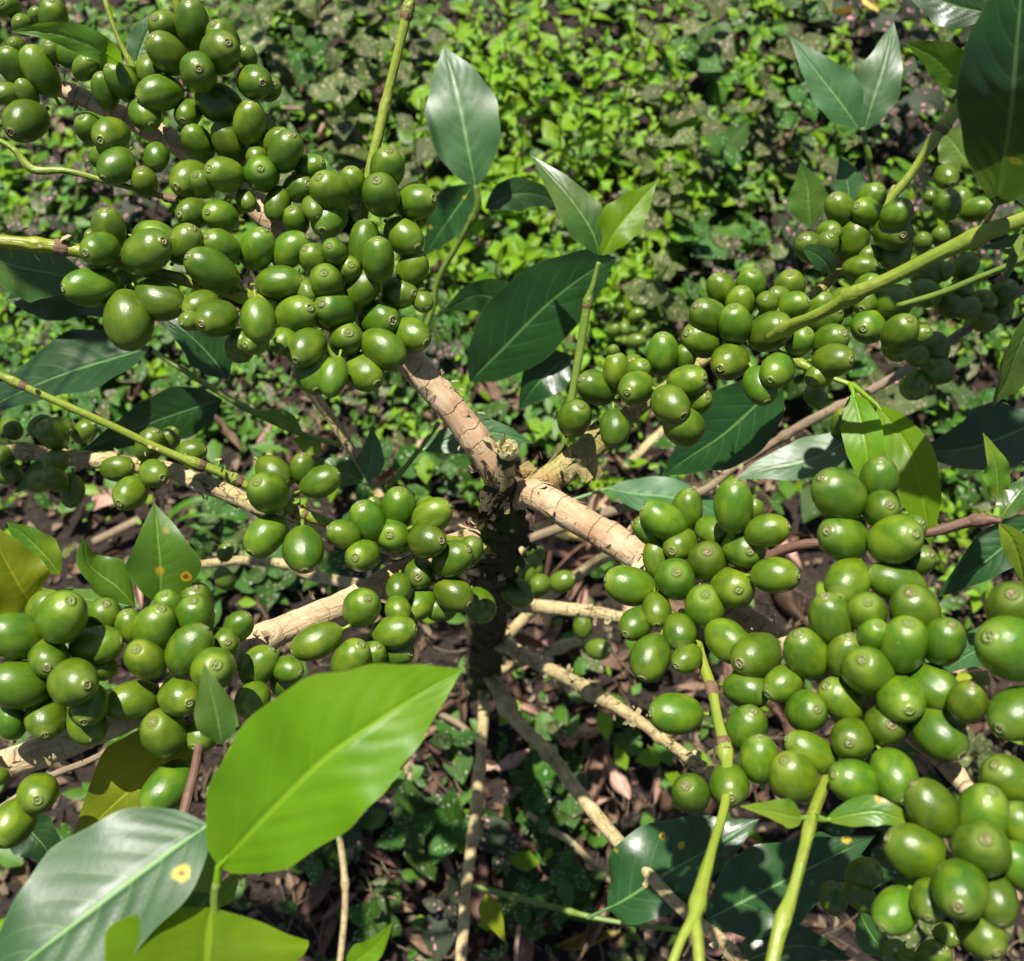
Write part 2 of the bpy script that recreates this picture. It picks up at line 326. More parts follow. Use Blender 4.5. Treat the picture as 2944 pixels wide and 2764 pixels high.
M['brown'] = mat_twig('twig_brown', (0.10, 0.050, 0.036), (0.17, 0.090, 0.060), bamt=0.5, rough=0.6)
M['green'] = mat_twig('twig_green', (0.15, 0.21, 0.016), (0.25, 0.30, 0.038), bamt=0.2)
M['greend'] = mat_twig('twig_green_dark', (0.095, 0.165, 0.020), (0.17, 0.24, 0.035), bamt=0.2)
M['yel'] = mat_twig('twig_yellow', (0.155, 0.195, 0.012), (0.25, 0.28, 0.016), brown=(0.12, 0.06, 0.01), bamt=0.25)
M['node'] = mat_twig('twig_node', (0.085, 0.042, 0.022), (0.20, 0.12, 0.065), bamt=0.5, rough=0.75)
M['cut'] = mat_twig('cut_wood', (0.36, 0.31, 0.13), (0.52, 0.46, 0.24), bamt=0.4, rough=0.8)
M['herb'] = mat_leaf('herb_leaf', (0.165, 0.305, 0.009), (0.20, 0.40, 0.04), 0.36, (0.34, 0.62, 0.02), 0.45, spec=0.3, nv=6.0, lw=0.06)
M['herb2'] = mat_leaf('herb_leaf_deep', (0.070, 0.170, 0.016), (0.14, 0.26, 0.05), 0.28, (0.2, 0.42, 0.03), 0.45, spec=0.3, nv=6.0, lw=0.06)
M['pk_dull'] = mat_polka('polka_dull', (0.075, 0.105, 0.024), (0.60, 0.44, 0.34), 0.60, 8.5)
M['pk_pink'] = mat_polka('polka_pink', (0.036, 0.050, 0.022), (0.78, 0.36, 0.42), 0.60, 6.5)
M['pk_green'] = mat_polka('polka_green', (0.038, 0.105, 0.010), (0.55, 0.55, 0.42), 0.34, 9.5, 0.25)
M['dead'] = mat_dead('dead_leaf', (0.085, 0.040, 0.022), (0.29, 0.145, 0.085))
M['deady'] = mat_dead('dead_leaf_yellow', (0.36, 0.24, 0.03), (0.58, 0.42, 0.05))
M['soil'] = mat_soil()
M['stemred'] = mat_twig('herb_stem', (0.11, 0.075, 0.030), (0.16, 0.15, 0.04), bamt=0.2)
M['straw'] = mat_twig('dry_twig', (0.15, 0.105, 0.062), (0.31, 0.235, 0.145), bamt=0.4, rough=0.8)

# ------------------------------------------------------------------ the ground
def ground_z(x, y):
    return 0.010 * noise.noise(Vector((x * 3.1, y * 3.1, 0.3))) + 0.006 * noise.noise(Vector((x * 11, y * 11, 4.3))) - 0.006
def build_ground():
    v, f = [], []; n = 170
    def ax(i):                                   # fine near the tree, coarse far away
        t = i / (n - 1) * 2 - 1
        return math.copysign(abs(t) ** 3, t) * 40 + t * 1.2
    for j in range(n):
        for i in range(n):
            x, y = ax(i), ax(j) + 0.3
            v.append((x, y, ground_z(x, y)))
    for j in range(n - 1):
        for i in range(n - 1):
            a = j * n + i; f.append((a, a + 1, a + n + 1, a + n))
    o = mesh_obj('ground', mk('ground', v, f), M['soil']); tag(o, 'dark crumbly soil under the coffee tree and the weeds', kind='structure')
build_ground()

# ------------------------------------------------------------------ wood: tubes along photo-measured lines
def frames(pts):
    out = []; up = None
    for i, p in enumerate(pts):
        t = (pts[min(i + 1, len(pts) - 1)] - pts[max(i - 1, 0)]).normalized()
        if up is None:
            up = t.orthogonal().normalized()
        up = (up - t * up.dot(t)).normalized()
        out.append((t, up, t.cross(up)))
    return out
def tube_mesh(name, pts, rad, seg=14, rough=0.04, step=0.0022, nodes=(), cracks=0, seed=0, cap=True):
    """pts world Vectors with radii; nodes: (fraction, swell, half length)"""
    rr = random.Random(seed)
    raw = [(*p, r) for p, r in zip(pts, rad)]
    ln = sum((pts[i + 1] - pts[i]).length for i in range(len(pts) - 1))
    n = max(8, min(260, int(ln / step)))
    s = catmull(raw, n); C = [Vector(q[:3]) for q in s]; F = frames(C)
    ck = sorted((rr.uniform(0.03, 0.97), rr.uniform(-0.35, 0.35), rr.uniform(0.5, 1.0)) for _ in range(cracks))
    V, UV, faces = [], [], []; acc = 0.0
    for i in range(n):
        if i: acc += (C[i] - C[i - 1]).length
        t = i / (n - 1); r0 = s[i][3]
        for (nf, sw, hl) in nodes:
            d = abs(t - nf) * ln / hl
            if d < 1: r0 *= 1 + sw * (1 - d * d) ** 2
        for k in range(seg + 1):
            a = 2 * math.pi * (k % seg) / seg
            dirv = F[i][1] * math.cos(a) + F[i][2] * math.sin(a)
            q = C[i] + dirv * r0
            nz = noise.noise(q * 160 + Vector((seed, 0, 0))) * 0.6 + noise.noise(q * 520) * 0.4
            r = r0 * (1 + rough * nz)
            for (cf, tl, dp) in ck:                     # ring cracks: bark plates overlap like a collar
                d = (t - cf) * ln / max(r0, 1e-4) - tl * math.cos(a + cf * 20)
                if -0.10 < d < 0.9:
                    r += r0 * 0.055 * dp * (1 - max(d, 0) / 0.9) * (1 if d > 0 else -1.4)
            V.append(C[i] + dirv * r); UV.append((acc, k / seg * 2 * math.pi * r0))
    w1 = seg + 1
    for i in range(n - 1):
        for k in range(seg):
            a = i * w1 + k; faces.append((a, a + 1, a + w1 + 1, a + w1))
    if cap:
        for e, b in ((0, 0), (n - 1, (n - 1) * w1)):
            V.append(C[e] + F[e][0] * (s[e][3] * (0.3 if e else -0.3))); UV.append((0, 0)); ci = len(V) - 1
            for k in range(seg):
                faces.append((b + k, b + k + 1, ci) if e else (b + k + 1, b + k, ci))
    return mk(name, V, faces, UV), C, [q[3] for q in s]

base = ground(1384, 2000)
tree = bpy.data.objects.new('coffee_tree', None); COL.objects.link(tree)
tag(tree, 'coffee tree with peeling tan branches crowded with green cherries and glossy leaves', 'tree')
BR = []                                            # (object, centre line, radii)
SEED = [0]
def branch(name, line, mat, radpx=None, **kw):
    """line: (x, y, depth, half width px)"""
    SEED[0] += 1
    pts = [P(a[0], a[1], a[2]) for a in line]
    rad = [a[3] * a[2] / FPX for a in line]
    me, C, Rr = tube_mesh(name, pts, rad, seed=SEED[0], **kw)
    o = mesh_obj(name, me, M[mat], tree); BR.append((o, C, Rr)); return o

# trunk, cut off at the top
trunk_line = [(1457, 1300, .402, 27), (1452, 1370, .412, 28), (1446, 1440, .428, 52), (1440, 1500, .452, 66), (1424, 1580, .49, 62), (1412, 1680, .55, 56), (1402, 1790, .64, 52), (1394, 1900, .78, 48), (1388, 1975, .92, 44)]
trunk = branch('trunk', trunk_line, 'trunk', rough=0.34, seg=26, step=0.0026, cracks=10)
B1 = branch('branch', [(1450, 1420, .428, 34), (1390, 1300, .420, 43), (1310, 1190, .416, 43), (1210, 1075, .412, 42), (1130, 985, .410, 40), (1000, 850, .410, 38), (850, 700, .412, 36), (700, 555, .412, 33), (560, 450, .412, 30), (420, 365, .412, 28), (280, 300, .412, 26), (150, 245, .412, 24), (-80, 160, .412, 20)], 'bark', seg=22, cracks=34, step=0.0018, rough=0.05, nodes=((.3, .1, .01), (.55, .2, .008), (.75, .25, .007)))
B2 = branch('branch', [(1455, 1440, .430, 36), (1530, 1420, .417, 42), (1640, 1480, .408, 44), (1760, 1550, .398, 42), (1870, 1620, .388, 39), (2000, 1690, .374, 36), (2130, 1770, .360, 32), (2260, 1850, .347, 32), (2420, 1960, .330, 30), (2600, 2090, .312, 30), (2760, 2240, .298, 28), (2960, 2520, .28, 26)], 'bark', seg=22, cracks=30, step=0.0018, rough=0.05, nodes=((.28, .12, .01), (.5, .2, .008), (.7, .25, .007)))
B3 = branch('branch', [(1420, 1540, .475, 40), (1360, 1560, .455, 42), (1270, 1590, .435, 42), (1160, 1650, .42, 40), (1040, 1715, .405, 40), (900, 1775, .39, 40), (760, 1835, .376, 40), (620, 1920, .362, 42), (450, 2015, .352, 44), (280, 2095, .345, 46), (100, 2170, .338, 44), (-120, 2240, .33, 40)], 'barkpale', seg=22, cracks=24, step=0.0018, rough=0.07, nodes=((.3, .12, .01), (.55, .15, .008)))
B3.data.materials[0] = M['bark3']
B4 = branch('branch', [(1480, 1440, .445, 34), (1560, 1390, .443, 40), (1640, 1335, .442, 42), (1740, 1250, .444, 36), (1830, 1180, .447, 22), (1950, 1090, .450, 17), (2060, 1010, .452, 16), (2180, 935, .453, 15), (2320, 860, .455, 14), (2390, 800, .457, 14), (2450, 700, .462, 14), (2540, 600, .468, 12), (2575, 540, .47, 12)], 'barkgreen', seg=18, cracks=12, rough=0.08, nodes=((.42, .5, .005), (.6, .5, .005), (.78, .5, .005)))
B7 = branch('twig', [(1400, 1570, .455, 24), (1280, 1560, .43, 22), (1130, 1545, .415, 20), (1000, 1525, .405, 18), (930, 1500, .40, 16), (862, 1475, .397, 20), (800, 1445, .394, 14), (700, 1392, .390, 14), (632, 1358, .387, 14), (480, 1300, .380, 12), (300, 1215, .372, 11), (97, 1125, .364, 11), (-60, 1050, .358, 11)], 'green', nodes=((.415, .35, .005), (.62, .4, .004), (.71, .35, .0035), (.945, .35, .0035)))
B8 = branch('twig', [(1180, 1040, .418, 24), (1050, 975, .405, 22), (900, 915, .395, 20), (760, 868, .386, 18), (640, 836, .379, 17), (540, 808, .374, 18), (430, 780, .371, 17), (300, 740, .368, 18), (170, 712, .365, 20), (60, 700, .362, 19), (-60, 688, .36, 19)], 'yel', nodes=((.86, .25, .005), (.6, .3, .005), (.35, .4, .006)))
B9 = branch('twig', [(970, 830, .412, 14), (1010, 720, .405, 13), (1042, 640, .400, 13), (1058, 520, .398, 14), (1085, 400, .396, 15), (1112, 285, .394, 14), (1142, 160, .390, 13), (1172, 30, .387, 15), (1195, -60, .385, 13)], 'green', nodes=((.6, .22, .004), (.88, .25, .004)))
T4 = branch('twig', [(470, 330, .412, 8), (420, 260, .404, 8), (382, 195, .399, 9), (340, 110, .396, 7), (308, 20, .394, 8), (290, -50, .393, 8)], 'green', nodes=((.42, .4, .003),))
T5 = branch('twig', [(700, 640, .41, 9), (600, 605, .398, 9), (505, 575, .388, 14), (470, 566, .387, 9), (330, 528, .384, 8), (190, 492, .381, 9), (95, 488, .380, 12), (40, 430, .378, 9), (-30, 390, .376, 8)], 'green')
T6 = branch('twig', [(560, 180, .41, 10), (530, 90, .408, 11), (510, 20, .405, 12), (498, -40, .403, 12)], 'yel')
T7 = branch('twig', [(2210, 975, .40, 14), (2275, 938, .385, 19), (2330, 915, .372, 17), (2400, 880, .362, 18), (2470, 840, .352, 22), (2560, 800, .345, 20), (2700, 730, .335, 21), (2800, 685, .328, 25), (2870, 655, .322, 24), (3000, 610, .315, 22)], 'green', nodes=((.08, .35, .005), (.42, .25, .005), (.78, .18, .006)))
T7b = branch('twig', [(2580, 880, .40, 8), (2700, 845, .39, 10), (2800, 805, .38, 10), (2900, 765, .37, 10), (3000, 720, .36, 10)], 'greend')
T8 = branch('twig', [(2520, 640, .47, 10), (2562, 570, .464, 13), (2620, 500, .460, 13), (2680, 410, .455, 14), (2720, 355, .452, 17), (2780, 275, .448, 14), (2870, 150, .44, 13)], 'green', nodes=((.12, .4, .004), (.5, .3, .004), (.65, .25, .004)))
T9 = branch('twig', [(1490, 1560, .62, 14), (1760, 1470, .61, 15), (2000, 1420, .600, 12), (2110, 1345, .59, 12), (2200, 1290, .58, 12), (2320, 1215, .57, 14), (2480, 1135, .565, 12), (2620, 1055, .56, 14), (2760, 960, .555, 13), (2960, 820, .55, 12)], 'straw', nodes=((.5, .3, .005), (.62, .35, .006)))
T10 = branch('twig', [(1560, 1420, .56, 10), (1600, 1360, .545, 10), (1622, 1285, .535, 11), (1640, 1170, .53, 12), (1665, 1020, .525, 12), (1690, 870, .52, 12), (1705, 820, .517, 8), (1722, 755, .514, 7)], 'greend', nodes=((.72, .3, .004),))
T11 = branch('twig', [(1190, 1010, .66, 9), (1240, 900, .65, 9), (1262, 800, .64, 9), (1330, 680, .625, 9), (1372, 600, .612, 11), (1368, 535, .605, 8)], 'greend', nodes=((.72, .3, .004),))
T12 = branch('twig', [(2110, 1650, .368, 16), (2200, 1603, .36, 14), (2300, 1568, .352, 15), (2400, 1560, .346, 13), (2560, 1545, .338, 13), (2680, 1530, .332, 13), (2780, 1502, .328, 16), (2835, 1495, .325, 15), (2880, 1498, .323, 7)], 'brown', nodes=((.82, .3, .004),))
T13 = branch('twig', [(1960, 1760, .37, 12), (1998, 1830, .352, 14), (2022, 1910, .34, 15), (2048, 1985, .33, 16), (2062, 2060, .322, 14), (2085, 2160, .312, 19), (2092, 2250, .308, 14), (2080, 2335, .298, 14), (2045, 2450, .285, 15), (2012, 2570, .272, 22), (1995, 2640, .265, 20), (1960, 2700, .26, 14), (1925, 2790, .255, 14)], 'green', nodes=((.42, .4, .004), (.78, .25, .005)))
T13b = branch('twig', [(1995, 2620, .267, 16), (2005, 2690, .261, 17), (2012, 2790, .255, 17)], 'green')
T14 = branch('twig', [(2440, 2060, .34, 16), (2395, 2180, .318, 17), (2368, 2260, .300, 17), (2335, 2350, .282, 17), (2310, 2450, .273, 16), (2278, 2570, .266, 17), (2252, 2640, .262, 25), (2235, 2700, .259, 21), (2215, 2790, .255, 20)], 'green', nodes=((.42, .2, .005),))
T15 = branch('twig', [(600, 2060, .345, 12), (572, 2150, .335, 13), (560, 2215, .328, 14), (540, 2290, .322, 15), (515, 2400, .315, 16), (500, 2480, .31, 17), (480, 2580, .305, 15), (470, 2640, .30, 15)], 'brown', nodes=((.62, .3, .004),))
# lower, older, thinner branches in the shade
L1 = branch('branch', [(1405, 1735, .60, 26), (1460, 1740, .59, 22), (1560, 1745, .585, 21), (1700, 1760, .58, 19), (1830, 1785, .575, 17), (1990, 1830, .57, 16)], 'barkpale', cracks=8, rough=0.12)
L2 = branch('branch', [(1395, 1830, .69, 24), (1460, 1860, .66, 22), (1560, 1915, .63, 20), (1640, 1955, .60, 20), (1700, 1990, .58, 24), (1800, 2050, .55, 18), (1880, 2105, .53, 18), (1960, 2165, .51, 17), (2040, 2230, .49, 26), (2120, 2290, .47, 15)], 'barkpale', cracks=10, rough=0.16, nodes=((.44, .35, .008), (.69, .3, .006), (.9, .3, .006)))
L3 = branch('branch', [(1390, 1925, .80, 20), (1425, 1970, .76, 22), (1460, 2035, .72, 24), (1500, 2090, .69, 19), (1580, 2170, .65, 20), (1660, 2275, .62, 20), (1760, 2400, .585, 20), (1850, 2495, .56, 19), (1950, 2605, .535, 18), (2060, 2690, .515, 17), (2120, 2760, .50, 20), (2160, 2820, .49, 17)], 'barkpale', cracks=8, rough=0.1, nodes=((.18, .3, .008), (.36, .35, .006), (.6, .3, .006), (.88, .35, .008)))
L4 = branch('branch', [(1390, 1960, .86, 17), (1391, 2040, .82, 17), (1385, 2130, .78, 15), (1378, 2230, .74, 16), (1366, 2360, .70, 18), (1350, 2470, .665, 16), (1340, 2545, .645, 15), (1334, 2640, .625, 17), (1322, 2790, .60, 17)], 'barkpale', rough=0.1, nodes=((.35, .25, .007), (.55, .2, .008), (.72, .35, .007)))
L4b = branch('twig', [(1340, 2548, .645, 8), (1395, 2556, .643, 8), (1450, 2572, .642, 9), (1580, 2605, .64, 8), (1680, 2632, .64, 8), (1800, 2655, .635, 7), (1960, 2675, .63, 7)], 'greend', nodes=((.38, .35, .004), (.6, .4, .004)))
L6 = branch('branch', [(1395, 1880, .80, 15), (1440, 1850, .79, 16), (1500, 1785, .785, 16), (1600, 1700, .78, 16), (1700, 1625, .775, 16), (1790, 1580, .77, 15), (1900, 1500, .77, 13)], 'barkpale', rough=0.1)
L6b = branch('branch', [(1395, 1930, .84, 12), (1450, 1925, .83, 13), (1530, 1895, .82, 12), (1640, 1850, .81, 14), (1740, 1830, .80, 13), (1830, 1805, .795, 11)], 'barkpale', rough=0.12, nodes=((.55, .5, .008),))
L6c = branch('branch', [(1420, 1720, .68, 13), (1460, 1640, .69, 14), (1500, 1575, .70, 15), (1560, 1520, .71, 14), (1640, 1470, .72, 12)], 'barkpale', rough=0.1)
L6d = branch('twig', [(1595, 1480, .70, 7), (1582, 1590, .71, 8), (1570, 1660, .72, 7)], 'brown')
L7 = branch('branch', [(800, 960, .46, 15), (855, 1060, .475, 16), (920, 1160, .49, 17), (960, 1215, .495, 14), (1020, 1310, .50, 14), (1080, 1400, .50, 14), (1100, 1440, .50, 20), (1130, 1500, .50, 14)], 'barkpale', rough=0.08, nodes=((.45, .3, .006), (.9, .35, .006)))
L7b = branch('twig', [(1105, 1415, .50, 6), (1140, 1375, .497, 8), (1200, 1300, .495, 7), (1262, 1215, .495, 7)], 'greend')
L8 = branch('twig', [(440, 1010, .52, 8), (560, 1085, .52, 8), (700, 1170, .52, 9), (860, 1245, .52, 9), (980, 1280, .52, 8)], 'greend', nodes=((.5, .3, .004),))
B6 = branch('branch', [(-60, 1285, .525, 20), (80, 1300, .522, 22), (220, 1318, .518, 24), (360, 1335, .512, 24), (480, 1350, .505, 24), (570, 1385, .50, 28), (660, 1420, .495, 26), (760, 1465, .49, 22), (900, 1520, .485, 20), (1380, 1640, .50, 20)], 'barkpale', cracks=10, rough=0.1, nodes=((.1, .3, .006), (.3, .35, .006)))
L9 = branch('branch', [(560, 1625, .60, 12), (700, 1612, .595, 14), (830, 1625, .59, 15), (940, 1665, .585, 16), (1380, 1730, .58, 18)], 'barkpale', rough=0.1)
L10 = branch('twig', [(560, 2040, .40, 9), (380, 2125, .39, 9), (250, 2190, .385, 9), (140, 2235, .38, 10), (-40, 2350, .375, 9)], 'straw', rough=0.1)
L11 = branch('twig', [(960, 2340, .78, 8), (978, 2420, .775, 9), (992, 2540, .77, 9), (990, 2640, .765, 9), (975, 2790, .76, 9)], 'barkpale', nodes=((.5, .4, .006),))
T16 = branch('twig', [(2840, 1950, .30, 22), (2750, 1958, .305, 23), (2620, 1945, .312, 18), (2500, 1960, .32, 14)], 'yel')
# the trunk's ragged cut top
def cut_top():
    c = P(1457, 1296, .400); ax = (P(1457, 1296, .400) - P(1452, 1370, .412)).normalized()
    u = ax.orthogonal().normalized(); v2 = ax.cross(u); V, F = [], []; n = 22
    for ring, (rad, h, j) in enumerate(((.0037, -.002, 0), (.0047, .0006, .0008), (.0040, .0018, .0022), (.0026, .0002, .0010), (0.0012, .0016, .0026))):
        for k in range(n):
            a = 2 * math.pi * k / n
            V.append(c + (u * math.cos(a) + v2 * math.sin(a)) * rad * R.uniform(.88, 1.14) + ax * (h + R.random() * j))
    for r_ in range(4):
        for k in range(n):
            a = r_ * n + k; b = r_ * n + (k + 1) % n; F.append((a, b, b + n, a + n))
    F.append(tuple(4 * n + k for k in range(n)))
    uv = [(p.x, p.y) for p in V]
    mesh_obj('cut_top', mk('cut_top', V, F, uv, smooth=False), M['cut'], trunk)
    for k in range(7):                                # splinters left standing
        a = 1.2 + k * .28; b = c + (u * math.cos(a) + v2 * math.sin(a)) * .0030
        h = R.uniform(.004, .009); s = (u * -math.sin(a) + v2 * math.cos(a)) * .0009; o2 = (u * math.cos(a) + v2 * math.sin(a)) * .0005
        V = [b - s - o2, b + s - o2, b + s + o2, b - s + o2, b + ax * h]
        mesh_obj('splinter', mk('splinter', V, [(0, 1, 4), (1, 2, 4), (2, 3, 4), (3, 0, 4), (3, 2, 1, 0)], [(0, 0)] * 5, smooth=False), M['cut'], trunk)
cut_top()
sm, _, _ = tube_mesh('stub', [P(1457, 1297, .4015), P(1453, 1350, .409), P(1449, 1400, .4165), P(1445, 1440, .424)], [27.6 * .402 / FPX, 28.5 * .409 / FPX, 32 * .4165 / FPX, 36 * .424 / FPX], seg=18, rough=.07, seed=91)
mesh_obj('stub', sm, M['barkpale'], trunk)
def bark_flakes(br, n, size, lo=0.0, hi=1.0, mat='bark', seed=3):
    o, C, Rr = br; r2 = random.Random(seed); V, F, UV = [], [], []; fr = frames(C)
    for _ in range(n):
        i = int(r2.uniform(lo, hi) * (len(C) - 1)); a = r2.uniform(0, 6.283)
        t, u, v = fr[i]; d = u * math.cos(a) + v * math.sin(a); s = t.cross(d)
        L_ = size * r2.uniform(.5, 1.6); W_ = size * r2.uniform(.25, .6); lift = r2.uniform(.1, .55)
        c = C[i] + d * Rr[i] * 1.01; b = len(V); ang = r2.choice((0, 0, 1.57)); e1 = t * math.cos(ang) + s * math.sin(ang); e2 = -t * math.sin(ang) + s * math.cos(ang)
        for k in range(4):
            q = k / 3
            for w_ in (-1, 0, 1):
                V.append(c + e1 * (q * L_) + e2 * (w_ * W_ * (1 - .45 * q * r2.random())) + d * (lift * L_ * q * q - (abs(w_) * .15 * W_) + .0002)); UV.append((V[-1].x, V[-1].y))
        for k in range(3):
            for w_ in range(2):
                a0 = b + k * 3 + w_; F.append((a0, a0 + 1, a0 + 4, a0 + 3))
    fo = mesh_obj('peeling_bark', mk('peeling_bark', V, F, UV), M[mat], o); fo['kind'] = 'stuff'
byo = {b[0]: b for b in BR}
bark_flakes(byo[trunk], 260, .007, .15, .97, 'trunk', 1); bark_flakes(byo[trunk], 26, .005, .18, .6, 'barkpale', 2)
bark_flakes(byo[B1], 30, .004, .02, .35, 'bark', 3); bark_flakes(byo[B2], 26, .004, .02, .4, 'bark', 4)
bark_flakes(byo[B3], 60, .005, .0, .95, 'bark', 5); bark_flakes(byo[B4], 26, .006, .0, .3, 'barkgreen', 6)
for b_, k in ((L2, 7), (L3, 8), (L1, 9), (B6, 10), (L6b, 11)): bark_flakes(byo[b_], 34, .004, 0, 1, 'barkpale', k)
def node_scars(br, fr_list, seed):
    """brown corky leaf-scar collars where leaves have dropped from green twigs"""
    o, C, Rr = br; rr = random.Random(seed); fr = frames(C)
    for f in fr_list:
        i = int(f * (len(C) - 1)); t, u, v = fr[i]; V, F, UV = [], [], []
        prof = ((-.0030, .95), (-.0022, 1.14), (-.0008, 1.22), (.0006, 1.10), (.0016, 1.25), (.0026, .95)); n = 14
        for (h, s) in prof:
            for k in range(n):
                a = 6.2832 * k / n
                V.append(C[i] + t * (h + rr.uniform(-.0003, .0003)) + (u * math.cos(a) + v * math.sin(a)) * Rr[i] * s * rr.uniform(.93, 1.12)); UV.append((h, a * Rr[i]))
        for r_ in range(len(prof) - 1):
            for k in range(n):
                a = r_ * n + k; b = r_ * n + (k + 1) % n; F.append((a, b, b + n, a + n))
        mesh_obj('node_scar', mk('node_scar', V, F, UV), M['node'], o)
node_scars(byo[B7], (.42, .615, .705, .94), 1); node_scars(byo[B8], (.80,), 2); node_scars(byo[B9], (.885, .21), 3)
node_scars(byo[T5], (.34,), 4); node_scars(byo[T8], (.13, .655), 5); node_scars(byo[T10], (.72,), 6); node_scars(byo[T13], (.255, .42,), 7); node_scars(byo[T15], (.66,), 8); node_scars(byo[T12], (.84,), 9)

# ------------------------------------------------------------------ cherries
def cherry_mesh(seed, lobed=False):
    rr = random.Random(seed); prof = []
    prof += [(0.0, -1.34), (.115, -1.33), (.10, -1.2), (.085, -1.06)]
    for k in range(0, 15):
        ph = math.radians(-80 + k * (80 + 72) / 14)
        r = math.cos(ph) ** 0.90; z = math.sin(ph)
        if z < 0: r *= 1 - .06 * z * z
        prof.append((r, z))
    prof += [(.262, .965), (.255, .990), (.205, 1.0), (.175, .968), (.10, .958), (.065, .99), (0, 1.0)]
    seg = 22; V, F, mi = [], [], []; nr = len(prof)
    rk = rr.uniform(.62, .96); prof = [(r * rk, z) if j >= len(prof) - 7 else (r, z) for j, (r, z) in enumerate(prof)]
    bx, by = rr.uniform(-.09, .09), rr.uniform(-.09, .09); fl = rr.uniform(0.0, .075); pa = rr.uniform(0, 6.28)
    for j, (r, z) in enumerate(prof):
        if r == 0: V.append((bx * (1 - z * z) if abs(z) < 1 else 0, 0, z)); continue
        for k in range(seg):
            a = 6.28318 * k / seg
            q = 1 + .045 * noise.noise(Vector((math.cos(a) * 1.5, math.sin(a) * 1.5, z * 1.3 + seed * 7.1))) - fl * math.cos(2 * (a - pa)) * max(0, 1 - z * z)
            if lobed: q *= 1 - .05 * math.exp(-((a - math.pi) / .22) ** 2) * max(0, 1 - z * z)
            cc = max(0, 1 - z * z)
            V.append((r * q * math.cos(a) + bx * cc, r * q * math.sin(a) + by * cc, z))
    idx = []; c = 0
    for (r, z) in prof:
        idx.append(c); c += 1 if r == 0 else seg
    for j in range(nr - 1):
        r0, r1 = prof[j][0], prof[j + 1][0]
        m_ = 1 if j >= nr - 7 else 0
        for k in range(seg):
            k2 = (k + 1) % seg
            if r0 == 0: F.append((idx[j], idx[j + 1] + k2, idx[j + 1] + k))
            elif r1 == 0: F.append((idx[j] + k, idx[j] + k2, idx[j + 1]))
            else: F.append((idx[j] + k, idx[j] + k2, idx[j + 1] + k2, idx[j + 1] + k))
            mi.append(m_)
    me = mk('cherry', V, F, None, True, mi); me.materials.append(M['cherry']); me.materials.append(M['calyx']); return me
CH = [cherry_mesh(i, i % 3 == 0) for i in range(14)]

